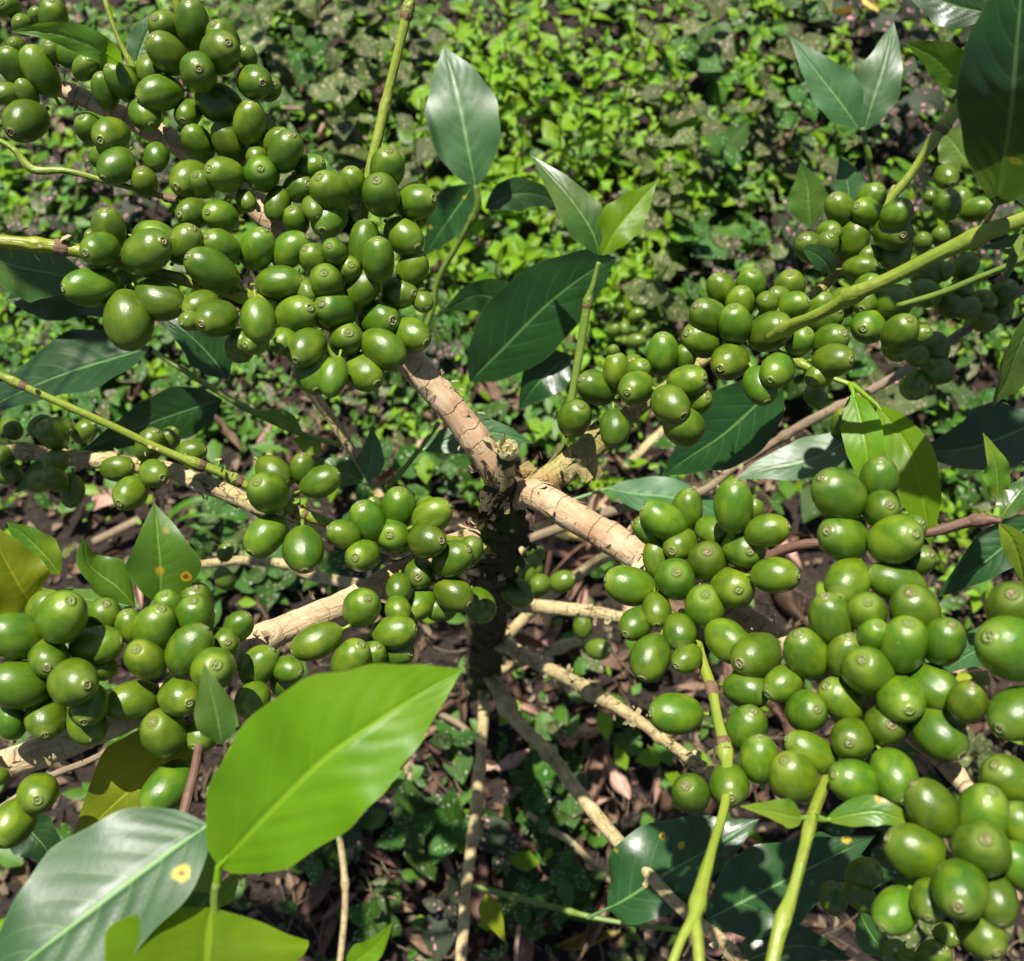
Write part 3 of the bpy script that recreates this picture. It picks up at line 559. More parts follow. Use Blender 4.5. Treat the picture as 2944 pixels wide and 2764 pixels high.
# "cx cy tipx tipy halfwidth" measured in enlarged tiles (tile origin in the photo, 0.3773 photo px per unit), back to front; no tip = not seen
TS = 750 / 1988.0
TILES = {
'A': (0, 0), 'B': (700, 0), 'D': (2194, 0), 'E': (0, 600), 'F': (700, 600), 'G': (1450, 600), 'H': (2194, 600), 'I': (0, 1200), 'J': (700, 1200),
'M': (1450, 1200), 'N': (2194, 1200), 'K': (0, 1700), 'L': (700, 1800), 'O': (1450, 1800), 'P': (2194, 1700), 'Q': (2194, 2164)}
DATA = """
A 60 60 20 20 90;265 115 290 70 50;175 195 150 150 72;410 130 410 20 105;130 350 100 320 62;95 505 60 380 100;60 715 -20 720 78;205 720 170 620 75;310 545 240 375 118;205 930 90 1000 138
A 560 420 650 420 105;770 470 840 440 86;640 520 80;400 400 72;1130 530 1120 620 90;800 700 780 570 88;935 630 850 510 108;1260 230 1200 150 110;1700 300 1640 200 112;1885 430 1850 370 68;1275 410 1175 290 122
A 1475 205 1470 25 122;1690 410 1740 335 138;2050 680 2090 640 85;1940 620 1996 630 120;1500 540 1515 525 133;1665 780 1815 850 130;1435 860 1390 912 95;1095 870 1140 948 112;1220 720 1060 745 122
A 2030 950 2050 1050 50;1915 945 1928 790 112;1515 1085 1440 980 102;1745 1110 1672 962 114;1450 1370 1350 1420 128;1545 1400 1500 1340 92;1715 1330 1608 1290 122
A 1470 1625 1375 1640 103;1680 1655 1594 1618 112;790 1190 90;1190 1200 88;700 990 640 900 106;880 1260 790 1350 118;850 1030 770 1062 122;1100 1390 1080 1300 92
B 255 1080 330 1010 90;115 1200 75 1195 80;315 1160 375 1040 126;505 1275 600 1240 92;405 1680 370 1600 90;20 1530 70;650 1660 600 1750 128;530 1590 560 1660 80;265 1555 215 1670 92;415 1435 490 1402 100;132 1330 133 1287 125
B 830 1395 820 1290 95;670 1465 588 1360 135;1085 1290 1110 1165 125;1315 1545 1440 1515 122;1045 1490 1020 1385 138
E 700 200 44;832 160 820 15 118;1180 230 1308 245 128;1400 270 1470 160 125;765 305 662 335 120;1115 325 1235 252 155;1680 300 1590 215 120;700 590 508 605 135;1530 740 1420 790 110;1460 850 1390 870 75;1220 685 1362 762 142;970 850 985 1058 166;1830 1040 108;1850 1010 1852 1032 95;1655 835 1543 876 130;1620 475 1452 368 142
F 1220 210 1318 292 128;550 390 480 310 105;360 325 470 220 115;690 330 656 284 92;105 310 165 175 125;920 280 940 100 115;785 460 818 428 95;1275 455 1340 335 112;1035 395 1030 235 115;480 630 520 700 80;640 560 617 492 122;900 615 1000 500 118;1365 700 1400 760 75;1345 600 1360 640 40;1180 640 1290 645 118;272 570 432 562 122
F 545 1240 560 1380 142;690 1280 650 1420 98;920 1240 1010 1330 128;320 1010 260 1060 100;90 1020 20 1040 88;210 1030 180 1060 50;400 810 500 760 138;1065 1070 1200 1170 138;485 1060 400 1150 128;775 1010 802 952 122;1280 950 1385 1020 120;698 782 605 730 135;115 850 130 1008 125;1020 835 1130 852 138
G 830 1090 830 1060 46;990 1190 960 1160 70;1020 1250 1060 1180 90;1360 1140 1400 1060 86;1460 1470 1540 1430 100;1370 1660 1300 1600 138;852 1235 850 1110 100;1198 1112 1210 960 115;700 1370 590 1300 120;1390 1315 1515 1285 118;1012 1370 942 1397 122;1265 1490 1358 1578 125;535 1605 580 1510 120;835 1675 840 1810 110
G 1510 1000 1400 950 128;1650 620 1600 510 98;1865 585 1890 485 105;1560 820 1470 740 122;1800 730 1810 610 105;1762 885 1742 760 122;1720 1170 1652 1215 128;1945 1350 2000 1470 118
H 205 590 200 500 105;130 675 60 640 75;50 830 100 800 90;25 720 15 690 80;225 750 325 695 98;425 740 480 680 100;460 850 560 780 120;605 720 650 640 98;790 600 850 540 95;800 690 760 760 110;985 712 1092 665 125;1020 1040 100;1190 970 1240 930 80;1035 945 1100 850 122;797 895 768 914 125;280 1010 330 940 100;510 1015 600 950 115;430 1270 90;530 1155 658 1150 118;100 1230 60 1300 122;50 948 160 880 142
H 402 1425 440 1500 78@.47;500 190 540 170 88;370 300 105;480 270 510 210 80;815 360 72;665 240 740 115 112;735 445 850 430 88;1010 330 108;1000 190 1060 200 128
D 825 1520 870 1430 98;592 1595 530 1500 105;1020 1640 105;800 1615 722 1570 98
D 1590 1250 70@.6;1395 1350 1440 1400 82@.57;1285 1510 1260 1480 55@.57;1505 1520 1550 1600 75@.58;1620 1600 1720 1560 85@.57;1405 1560 1400 1470 95@.56
H 1215 255 1215 205 65@.56;1440 190 1470 160 55@.57;1355 220 1350 165 68@.56;1260 480 108@.52;1390 480 1430 420 60@.55;1540 440 1600 360 85@.53;1490 640 1560 600 85@.53;1230 640 100@.52;1680 700 80@.54;1840 640 85@.54;1890 290 1940 270 55@.55;1420 740 90@.53;1125 1370 1170 1430 72@.52;1175 1120 1182 1135 85@.5;1320 1060 95@.51;1330 1230 100@.51;1175 1340 95@.53;600 1630 85@.56;1680 860 80@.54;1800 780 80@.55;1560 760 80@.54
G 890 750 30@.85;1005 815 1060 790 48@.85;920 910 930 960 42@.85;835 930 42@.85;1000 1010 1070 1000 50@.84;1070 920 50@.86
I 25 290 -30 320 75@.52;310 70 380 20 75@.52;90 90 70@.53;455 80 80@.50;405 135 102@.49;640 110 700 50 78@.51;430 340 82@.49;315 480 380 420 85@.52;420 470 85@.51;545 560 540 680 80@.5;1292 165 1320 90 75@.49;1140 215 1185 110 105@.48;1455 265 1560 250 85@.48;895 390 1000 380 95@.48;1000 575 920 650 112@.47;1175 430 1230 460 98@.465;1715 1230 72@.55;1720 1030 60@.56;60 430 80@.53
J 230 420 330 500 112;448 395 450 290 92;585 490 716 428 108;190 580 112 497 138;172 905 66 1030 136;460 1005 470 1160 138
J 1000 680 60;1390 680 1420 640 70;765 895 660 850 102;1435 745 1560 670 118;1180 690 1182 562 125;945 790 882 662 122;910 1045 855 1066 118;1400 945 1504 940 120;1140 910 1115 898 132;1725 1020 1760 940 95;1590 1085 1706 1010 125
J 1180 1470 90;1510 1450 100;1185 1305 1180 1400 92;1355 1420 1284 1496 105;1350 1195 1330 1217 113;1600 1345 1715 1425 122;1800 1430 112@.445;1160 1790 110;890 1455 940 1382 132;560 1705 385 1788 122;1150 1630 1302 1608 118;985 1830 1020 1750 100;815 1845 885 1742 135
K 350 140 420 30 118;785 210 800 105 130;1000 270 950 160 105;1290 125 1250 30 110;1495 90 1480 -20 130;475 200 520 82 172;1495 200 1470 82 138;130 330 -60 290 165;780 590 90;1190 285 1218 145 145;735 415 908 385 138;380 505 368 580 135;1812 275 1886 185 100;1710 400 1733 388 108;1440 440 1548 285 148;1120 515 1044 446 142
K 90 1000 108;660 1000 138;670 860 128;1020 835 840 880 138;150 720 -60 690 172;355 960 357 1085 138;555 712 650 715 162;1560 1080 120;1365 805 1437 850 138;1628 605 1646 566 155;1255 1065 1165 1002 162
L 320 430 100;340 330 430 360 95;120 310 205 185 125;65 560 0 640 120
K -10 1410 62;1270 1490 1135 1650 148;295 1545 293 1588 138;105 1765 15 1910 142
M 1090 860 98;1910 710 70;1400 710 1410 560 112;1215 780 1070 690 135;1755 680 1760 490 138;1155 1070 1150 920 90;1575 865 1650 914 105;1345 970 1282 1018 118;1818 1010 1868 1020 145;1555 1090 1548 1025 140;1302 1240 1313 1186 145;960 1275 785 1230 140;1757 1300 1782 1312 150;1515 1435 1530 1356 148;1005 1570 930 1650 110;1155 1465 1158 1578 104;1325 1640 1352 1752 116
O 1390 240 98;1120 240 1050 390 140
M 250 1050 290 1000 54@.74;215 1130 240 1200 75@.73;160 1205 140 1150 75@.72;437 1252 520 1220 80@.71;270 1285 255 1262 78@.70;100 1335 200 1370 100@.52;600 1600 600 1520 68@.72;715 1765 795 1770 78@.70
N 30 870 180 830 122;880 480 900 330 136;572 600 458 466 176;905 705 962 672 128;1110 850 1200 800 105;1180 1100 1270 1050 110;90 1205 252 1205 134;640 1245 582 1370 158;1020 1260 830 1180 140;615 920 503 866 162;1000 925 1142 890 168
O 1710 115 1850 230 140;1920 215 1800 280 162;1310 665 1130 660 152;1845 490 1985 520 135;1840 780 1900 660 145;1950 1015 1950 860 138;1430 1290 1392 1225 132;1705 1205 1720 1300 140
P 790 170 800 90 138;1140 160 1130 20 178;518 215 480 45 152;1375 390 1438 265 150;840 340 880 260 110;335 480 280 335 155;630 490 662 350 138;1065 415 1112 262 178;150 700 40 780 122;600 830 500 730 152;805 605 765 530 175;940 1040 980 1020 148;325 925 408 900 140;1570 850 130;1300 725 1448 838 148;1335 1085 1475 1242 168;1050 825 1102 902 160;370 1215 205 1125 130;668 1132 655 1155 152;245 1410 180 1300 165;700 1450 560 1400 155;985 1410 1050 1585 160
P 1900 130 1900 30 180;1930 930 1808 1040 182;1890 440 1750 355 220;1880 1460 1800 1340 180;1300 1650 1180 1480 166
Q 1990 570 1900 430 150;1660 465 1745 320 185;1950 870 1850 740 150;1170 750 980 660 178;1650 740 1702 670 190;1660 1350 1740 1500 165;1000 1200 900 1320 150;1280 1130 1242 1245 135;1775 1120 1785 1295 142;1505 1040 1472 1160 192
Q 990 1515 920 1560 80@.42;1400 1395 1470 1415 80@.40;1300 1560 108@.4;1120 1580 76@.41;762 930 113@.40;735 1100 830 1170 95@.41;535 1110 97@.42
"""
CTRL = [(1440, 1330, .41), (170, 250, .395), (600, 400, .395), (900, 600, .39), (900, 800, .385), (300, 800, .36), (500, 850, .365), (1150, 900, .40), (1150, 1500, .405), (800, 1450, .39), (60, 1900, .318), (100, 2300, .32), (500, 1900, .33), (950, 1800, .37), (1300, 1680, .415),
 (1700, 1150, .43), (1900, 1050, .43), (2100, 900, .43), (2400, 850, .44), (2500, 650, .45), (1850, 1550, .36), (2000, 1700, .345), (2350, 1450, .315), (2550, 1500, .315), (2000, 1950, .335), (2060, 2250, .31), (2500, 1800, .305), (2400, 2000, .31), (2600, 2050, .30), (2900, 1850, .275), (2900, 2050, .275), (2550, 2250, .29), (2700, 2350, .27), (2850, 2450, .255), (2750, 2580, .25), (2600, 2600, .265)]
def field(x, y):
    a = b = 0
    for (cx, cy, d) in CTRL:
        k = 1 / (((x - cx) ** 2 + (y - cy) ** 2) ** 1.25 + 800); a += k * d; b += k
    return a / b
cher = []
for line in DATA.strip().splitlines():
    tl, rest = line.split(' ', 1); ox, oy = TILES[tl]
    for e in rest.split(';'):
        dep = None
        if '@' in e: e, dd = e.split('@'); dep = float(dd)
        q = [float(z) for z in e.split()]
        cx, cy = ox + q[0] * TS, oy + q[1] * TS
        if len(q) == 5: tx, ty, wd = ox + q[2] * TS, oy + q[3] * TS, q[4] * TS
        else:
            wd = q[2] * TS; a = R.uniform(0, 6.28); tx, ty = cx + wd * math.cos(a) * 1.0, cy + wd * math.sin(a) * 1.0
        cher.append([cx, cy, tx, ty, wd, dep if dep else field(cx, cy), dep is not None])
# depth: those drawn later lie in front; move a cherry towards the lens just enough that it does not run into those behind it
for i, c in enumerate(cher):
    d = c[5]
    for j in range(i):
        b = cher[j]
        pd = math.hypot(c[0] - b[0], c[1] - b[1])
        if pd < (c[4] + b[4]) * 1.1 and abs(b[5] - d) < .05:
            rs = (c[4] + b[4]) * 0.86 * d / FPX; D = pd * d / FPX
            if D < rs: d = min(d, b[5] - math.sqrt(rs * rs - D * D))
    c[5] = max(d, c[5] - .045)
mains = [b for b in BR if b[0] not in (trunk,)]
cobj = []
CHN = 0
for i, (cx, cy, tx, ty, wd, d, deep) in enumerate(cher):
    c = P(cx, cy, d); W = wd * 1.09 * d / FPX
    r = math.hypot(tx - cx, ty - cy); A = max(1.42 * wd, r * 1.16); A = min(A, 1.70 * wd)
    Al = A * d / FPX
    k = min(1.0, 1.08 * r / A); ang = math.atan2(-(ty - cy), tx - cx)
    view = tocam(c); rx = (RIGHT - view * RIGHT.dot(view)).normalized(); uy = view.cross(rx)
    z = math.sqrt(max(0, 1 - k * k))
    axis = ((rx * math.cos(ang) + uy * math.sin(ang)) * k + view * z).normalized()
    o = bpy.data.objects.new('cherry', CH[R.randrange(len(CH))]); COL.objects.link(o)
    rot = axis.to_track_quat('Z', 'Y').to_matrix() @ Matrix.Rotation(R.uniform(0, 6.28), 3, 'Z')
    o.matrix_world = Matrix.Translation(c) @ rot.to_4x4() @ Matrix.Diagonal((W, W, Al, 1))
    best = min(mains, key=lambda b: min((p - c).length_squared for p in b[1][::6]))
    cobj.append((o, wd, best[0]))
cobj.sort(key=lambda q: -q[1])
for o, wd, par in cobj[:300]:
    mw = o.matrix_world.copy(); o.parent = par; o.matrix_local = mw
V, F, mi = [], [], []
for o, wd, par in cobj[300:]:                       # past 300: the smallest, far ones in one piece
    b = len(V); mw = o.matrix_basis.copy()
    V += [mw @ v.co for v in o.data.vertices]; F += [tuple(b + q for q in p.vertices) for p in o.data.polygons]; mi += [p.material_index for p in o.data.polygons]
    bpy.data.objects.remove(o)
if V:
    me = mk('distant_cherries', V, F, None, True, mi); me.materials.append(M['cherry_far']); me.materials.append(M['calyx'])
    mesh_obj('distant_cherries', me, None, tree)['kind'] = 'stuff'
print('cherries', len(cobj))

def bracts(br, n, seed, lo=.1, hi=.95):
    """withered flower bits and bracts caught between the cherries"""
    o, C, Rr = byo[br]; r2 = random.Random(seed); V, F, UV = [], [], []; fr = frames(C)
    for _ in range(n):
        i = int(r2.uniform(lo, hi) * (len(C) - 1)); t, u, v = fr[i]; a = r2.uniform(0, 6.28)
        d = u * math.cos(a) + v * math.sin(a); c = C[i] + d * (Rr[i] + r2.uniform(0, .003)); X = (d + t * r2.uniform(-1, 1)).normalized(); Y = X.cross(t).normalized(); s_ = r2.uniform(.0015, .0045); b = len(V)
        for (px, py, pz) in ((0, -.3, 0), (0, .3, 0), (.6, .35, .12), (1, 0, .3), (.6, -.35, .12)): V.append(c + X * px * s_ + Y * py * s_ + X.cross(Y) * pz * s_); UV.append((px, py))
        F.append((b, b + 1, b + 2, b + 3)); F.append((b, b + 3, b + 4))
    mesh_obj('dried_bracts', mk('dried_bracts', V, F, UV, False), M['cut'], o)['kind'] = 'stuff'
for b_, n_, k_ in ((B1, 60, 1), (B2, 50, 2), (B3, 60, 3), (B4, 60, 4), (B8, 40, 5), (B7, 24, 6), (B6, 40, 7), (L2, 30, 8), (L3, 24, 9), (L1, 20, 10), (T9, 24, 11)): bracts(b_, n_, k_)
# ------------------------------------------------------------------ coffee leaves
def prof_leaf(t, belly=.45, tipk=1.15, bk=.85):
    if t < belly: return math.sin(math.pi / 2 * (t / belly)) ** bk
    u = (t - belly) / (1 - belly)
    return max(0.0, math.cos(math.pi / 2 * u) ** tipk * (1 - .12 * math.sin(math.pi * u)))
def leaf(par, line, wl, wr=None, mat='mid', roll=0.0, fold=.12, wave=.05, nw=3.0, curl=0.0, belly=.45, pet=None, normal=None, name='leaf', label=None, nu=44, nvv=8, corr=.010, seed=None, tipk=1.15, bk=.85):
    """line: midrib (x, y, depth) base to tip; wl, wr half widths in photo px; roll degrees about the midrib; pet: petiole start (x,y,d)"""
    SEED[0] += 1; rr = random.Random(seed or SEED[0] * 13); wr = wr or wl; ph = rr.uniform(0, 6.28)
    pts = catmull([tuple(P(*a)) + (a[2],) for a in line], nu + 1)
    C = [Vector(p[:3]) for p in pts]; V, F, UV = [], [], []; n2 = 2 * nvv + 1
    L_ = sum((C[i + 1] - C[i]).length for i in range(nu))
    for i in range(nu + 1):
        t = i / nu; T = (C[min(i + 1, nu)] - C[max(i - 1, 0)]).normalized()
        N0 = normal if normal is not None else tocam(C[i]); N0 = (N0 - T * N0.dot(T)).normalized()
        N0 = Matrix.Rotation(math.radians(roll), 3, T) @ N0; S = T.cross(N0)
        W = prof_leaf(t, belly, tipk, bk)
        for k in range(n2):
            v = (k - nvv) / nvv; wpx = (wl if v < 0 else wr) * pts[i][3] / FPX * W
            off = fold * abs(v) * wpx + wave * wpx * 1.0 * (v * v) * math.sin(nw * 6.283 * t + ph + (1.3 if v > 0 else 0)) + curl * wpx * v * v
            q = (t - .62 * .5 ** 1.25 * abs(v) ** 1.25) * 9.0
            off += corr * L_ * (abs(math.sin(math.pi * (q - .5))) - .6) * min(1, abs(v) * 4) * (1 - abs(v)) * W
            if k == nvv: off -= .0004
            jit = 1 + .03 * math.sin(nw * 9 * t + ph) * abs(v)
            V.append(C[i] + S * (v * wpx * jit) + N0 * off); UV.append((t, (v + 1) / 2))
    for i in range(nu):
        for k in range(n2 - 1):
            a = i * n2 + k; F.append((a, a + 1, a + n2 + 1, a + n2))
    if pet is not None:                                # petiole
        p0 = P(*pet); r0 = .0011
        bz = [p0.lerp(C[0], j / 6) for j in range(7)] + [C[1] - Vector((0, 0, .0003)), C[3] - Vector((0, 0, .0004))]
        fr = frames(bz); b = len(V)
        for j, q in enumerate(bz):
            for k in range(6):
                a = 6.2832 * k / 6; rd = r0 * (1.15 - .07 * j)
                V.append(q + (fr[j][1] * math.cos(a) + fr[j][2] * math.sin(a)) * rd); UV.append((.2, .5))
        for j in range(len(bz) - 1):
            for k in range(6):
                a = b + j * 6 + k; c_ = b + j * 6 + (k + 1) % 6; F.append((a, c_, c_ + 6, a + 6))
    o = mesh_obj(name, mk(name, V, F, UV), M[mat], par)
    if label: o['label'] = label
    return o
def half(x, y, d): return (tocam(P(x, y, d)) + SUN_TO).normalized()

# big near leaves, lower left
NT = branch('twig', [(640, 2790, .262, 11), (628, 2700, .26, 12), (618, 2600, .258, 14), (622, 2540, .256, 12)], 'greend')
leaf(NT, [(628, 2492, .255), (764, 2350, .247), (934, 2184, .243), (1090, 2072, .245), (1225, 1985, .25), (1338, 1920, .254)], 232, 190, 'lime', fold=.10, wave=.05, nw=4, curl=.04, belly=.40, tipk=1.3, bk=.58, corr=.007, pet=(618, 2590, .258), label='large sunlit lime green leaf', nu=60, nvv=14)
leaf(NT, [(600, 2372, .262), (520, 2425, .258), (370, 2535, .252), (200, 2665, .246), (40, 2790, .242), (-160, 2960, .24)], 190, 235, 'glossspot', normal=half(250, 2600, .25), roll=9, fold=.05, wave=.04, nw=3, belly=.54, corr=.008, nu=56, nvv=12, pet=(622, 2345, .262), label='large glossy grey-green leaf with rust spots')
leaf(NT, [(605, 2570, .262), (560, 2620, .262), (420, 2710, .262), (250, 2800, .264), (50, 2900, .266)], 80, 90, 'glossspot', normal=half(430, 2700, .26), fold=.05, wave=.06)
leaf(NT, [(608, 2610, .258), (600, 2700, .252), (590, 2830, .248), (570, 3020, .246)], 300, 300, 'lime', roll=-16, fold=.08, wave=.03, belly=.42, nu=50, nvv=12)
leaf(NT, [(640, 2470, .275), (590, 2510, .28), (510, 2570, .285), (420, 2650, .29)], 60, 60, 'fresh', roll=15)
leaf(NT, [(620, 2610, .275), (650, 2560, .285), (690, 2500, .29)], 32, 32, 'fresh', roll=10)
leaf(B3, [(560, 2130, .352), (490, 2170, .350), (400, 2250, .348), (310, 2330, .347), (200, 2440, .348)], 150, 135, 'yellow', fold=.06, wave=.14, nw=2.2, belly=.5, label='yellowing leaf in broken shade')
leaf(B3, [(460, 1735, .342), (462, 1650, .338), (455, 1560, .336), (443, 1445, .338)], 92, 112, 'freshspot', roll=-4, fold=.22, wave=.10, nw=1.6)
leaf(B3, [(388, 1745, .345), (340, 1690, .342), (285, 1650, .34), (248, 1610, .337), (238, 1545, .334)], 55, 60, 'fresh', fold=.1, wave=.4, nw=1.4, roll=20)
leaf(B3, [(172, 1652, .36), (130, 1600, .357), (75, 1545, .355), (18, 1500, .353)], 55, 52, 'fresh', roll=-15, wave=.12)
leaf(B3, [(95, 1740, .345), (60, 1690, .34), (10, 1600, .337), (-60, 1480, .334)], 110, 85, 'yellow', fold=.25, roll=14, wave=.1)
leaf(B3, [(390, 1745, .36), (300, 1730, .362), (200, 1715, .365), (100, 1690, .37)], 40, 40, 'mid', roll=40)
leaf(B3, [(637, 2142, .268), (628, 2080, .266), (610, 2000, .265), (586, 1908, .266)], 62, 56, 'mid', roll=-8, fold=.15, wave=.12, nw=2, label='small curled leaf standing over the cherries')
leaf(T4, [(352, 190, .385), (300, 150, .372), (220, 115, .366), (130, 92, .363), (28, 92, .362)], 36, 46, 'fresh', roll=-6, wave=.28, nw=1.7, pet=(384, 197, .399))
leaf(T4, [(390, 185, .400), (405, 140, .400), (430, 80, .400), (470, 20, .402)], 42, 40, 'gloss', normal=half(420, 100, .4), roll=10, pet=(384, 197, .399))
# behind, top centre
leaf(T11, [(1368, 540, .605), (1350, 450, .600), (1325, 320, .598), (1300, 215, .60), (1275, 132, .602)], 104, 108, 'gloss', normal=half(1330, 330, .6), fold=.14, wave=.06, belly=.48, corr=.014, label='glossy leaf standing upright behind the tree')
leaf(T11, [(1360, 530, .68), (1320, 590, .685), (1270, 660, .69), (1215, 740, .70)], 62, 70, 'darkspot', roll=14)
leaf(T11, [(1395, 600, .62), (1460, 565, .625), (1540, 560, .63), (1640, 600, .64)], 48, 50, 'dark', roll=-14)
leaf(T10, [(1724, 735, .513), (1700, 660, .51), (1630, 560, .51), (1528, 448, .514)], 72, 60, 'mid', roll=24, fold=.2, wave=.06, tipk=1.0)
leaf(T10, [(1730, 735, .513), (1775, 660, .51), (1830, 590, .512), (1890, 518, .516)], 66, 58, 'lime', roll=-8, fold=.15, wave=.12, label='bright leaf with pale midrib')
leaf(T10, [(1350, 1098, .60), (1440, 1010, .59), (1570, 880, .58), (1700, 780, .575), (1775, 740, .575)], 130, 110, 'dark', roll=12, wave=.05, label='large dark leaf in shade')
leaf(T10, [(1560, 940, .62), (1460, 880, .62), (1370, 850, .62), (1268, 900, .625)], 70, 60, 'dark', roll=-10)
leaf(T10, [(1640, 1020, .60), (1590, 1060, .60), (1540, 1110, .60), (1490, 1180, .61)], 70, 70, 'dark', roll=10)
# right side
RT = branch('twig', [(2520, 560, .60, 7), (2500, 480, .59, 8), (2497, 450, .585, 10), (2484, 390, .58, 7), (2478, 370, .575, 7)], 'greend')
leaf(RT, [(2472, 372, .575), (2420, 300, .57), (2350, 210, .568), (2268, 102, .57)], 62, 74, 'gloss', normal=half(2370, 240, .57), fold=.12, wave=.06)
leaf(RT, [(2484, 378, .575), (2510, 290, .57), (2545, 180, .568), (2570, 62, .57)], 76, 66, 'gloss', normal=half(2530, 220, .57), fold=.16, wave=.08)
leaf(T7, [(2862, 592, .322), (2882, 480, .295), (2905, 320, .272), (2920, 150, .262), (2935, -30, .256), (2940, -200, .254)], 150, 230, 'darkspot', roll=-9, fold=.10, wave=.04, belly=.55, nu=56, nvv=12, pet=(2800, 690, .328), label='long dark leaf with a pale midrib and rust spots')
leaf(T7, [(3020, 640, .33), (2960, 480, .31), (2990, 300, .30), (3040, 150, .30)], 90, 90, 'glossspot', normal=half(2940, 400, .3))
leaf(T8, [(2860, 40, .33), (2760, 20, .332), (2680, -10, .334), (2560, -60, .336)], 70, 62, 'dark', normal=half(2700, 10, .33), roll=-12)
leaf(T8, [(2775, 265, .45), (2730, 205, .447), (2680, 160, .446), (2598, 122, .448)], 46, 66, 'fresh', roll=-16)
leaf(T7, [(2960, 640, .32), (2920, 720, .318), (2900, 780, .316), (2880, 820, .315)], 14, 14, 'greend')
leaf(T7, [(3010, 690, .32), (2940, 690, .322), (2880, 705, .324), (2815, 712, .326)], 18, 20, 'gloss')
leaf(T8, [(2330, 655, .60), (2325, 590, .595), (2320, 530, .592), (2300, 465, .59)], 60, 56, 'mid', roll=-8)
leaf(T8, [(2440, 600, .60), (2440, 550, .598), (2430, 500, .596), (2412, 450, .595)], 38, 48, 'gloss', normal=half(2440, 540, .6))
leaf(T8, [(2800, 500, .60), (2760, 440, .60), (2730, 400, .60), (2700, 370, .60)], 60, 60, 'mid', roll=20)
leaf(B4, [(2394, 785, .428), (2378, 760, .424), (2350, 735, .421), (2312, 712, .420)], 34, 36, 'dark', roll=18, belly=.6, tipk=.6)
leaf(B4, [(2452, 1128, .405), (2470, 1190, .40), (2488, 1280, .395), (2497, 1370, .395), (2500, 1470, .398)], 54, 60, 'lime', roll=0, pet=(2445, 1105, .41), fold=.14, wave=.05)
leaf(B4, [(2522, 1165, .402), (2562, 1215, .396), (2618, 1300, .388), (2650, 1420, .385), (2665, 1500, .386), (2676, 1572, .388)], 60, 70, 'lime', roll=4, pet=(2450, 1105, .41), fold=.12, wave=.05, belly=.5, label='bright green leaf hanging beside the cherries')
T17 = branch('twig', [(2230, 1010, .43, 9), (2300, 1045, .42, 12), (2360, 1075, .415, 8), (2450, 1108, .41, 8)], 'green', nodes=((.35, .4, .004),))
leaf(T12, [(2872, 1440, .33), (2868, 1380, .327), (2860, 1320, .325), (2825, 1243, .324)], 42, 36, 'freshspot', normal=half(2860, 1340, .325), roll=12, fold=.2, wave=.18, pet=(2862, 1490, .326))
leaf(T12, [(2870, 1495, .327), (2905, 1450, .326), (2945, 1400, .327), (2990, 1350, .33)], 44, 40, 'mid', roll=-18, wave=.12)
leaf(T12, [(2872, 1505, .327), (2910, 1550, .327), (2935, 1620, .33), (2950, 1700, .335)], 34, 34, 'fresh', roll=10)
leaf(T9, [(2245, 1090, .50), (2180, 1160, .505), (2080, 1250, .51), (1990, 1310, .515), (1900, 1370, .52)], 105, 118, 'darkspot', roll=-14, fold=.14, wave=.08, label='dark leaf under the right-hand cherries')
leaf(T9, [(2470, 1240, .56), (2400, 1290, .56), (2300, 1330, .56), (2200, 1350, .562), (2110, 1380, .565)], 62, 68, 'gloss', normal=half(2300, 1320, .56), roll=5, fold=.1)
leaf(T9, [(1745, 1405, .60), (1830, 1420, .60), (1930, 1430, .60), (2030, 1460, .60), (2120, 1520, .605)], 62, 72, 'gloss', normal=half(1930, 1430, .6), roll=-12, pet=(1640, 1440, .6))
leaf(T9, [(2060, 1150, .58), (2050, 1200, .58), (2045, 1240, .58), (2050, 1300, .585)], 48, 52, 'gloss', normal=half(2050, 1200, .58))
leaf(T7b, [(3000, 860, .34), (2940, 980, .34), (2900, 1080, .345), (2850, 1170, .35)], 110, 60, 'mid', roll=-50, label='olive leaf in deep shade')
leaf(T12, [(2990, 1480, .42), (2900, 1560, .425), (2800, 1640, .43), (2690, 1720, .44)], 60, 70, 'dark', roll=10)
leaf(B2, [(2960, 1880, .36), (2860, 1860, .365), (2790, 1880, .37), (2700, 1940, .375)], 60, 66, 'gloss', normal=half(2800, 1880, .37))
# twig and leaves added above, outside the view, to shade the right edge
UPR = bpy.data.objects.new('twig', tube_mesh('twig', [P(3000, 610, .315), Vector((.24, .26, .82)), Vector((.23, .33, .85)), Vector((.18, .40, .86))], [.0028, .003, .0025, .002], seed=77)[0]); UPR.data.materials.append(M['green']); link(UPR, tree)
def shade_leaf(target, s, length, az, wid):  # unseen leaf set along the sun ray so its shadow falls on target
    c = target + SUN_TO * s; d = Vector((math.cos(az), math.sin(az), -.15)) * (length / 2)
    V, F, UV = [], [], []
    for i in range(21):
        t = i / 20; q = c + d * (2 * t - 1) + Vector((0, 0, -.02 * (2 * t - 1) ** 2)); S = d.cross(Vector((0, 0, 1))).normalized()
        for k in range(-3, 4): V.append(q + S * (k / 3 * wid * prof_leaf(t)) + Vector((0, 0, .15 * abs(k) / 3 * wid))); UV.append((t, k / 6 + .5))
    for i in range(20):
        for k in range(6): a = i * 7 + k; F.append((a, a + 1, a + 8, a + 7))
    mesh_obj('leaf', mk('leaf', V, F, UV), M['mid'], UPR)
    near = min((v.co for v in UPR.data.vertices), key=lambda q_: (q_ - (c - d)).length_squared)
    st = tube_mesh('petiole', [near.copy(), near.lerp(c - d, .5) + Vector((0, 0, .01)), c - d, c - d * .8], [.0013, .0012, .0011, .0006], seg=6, step=.01, seed=5)[0]
    mesh_obj('petiole', st, M['greend'], UPR)
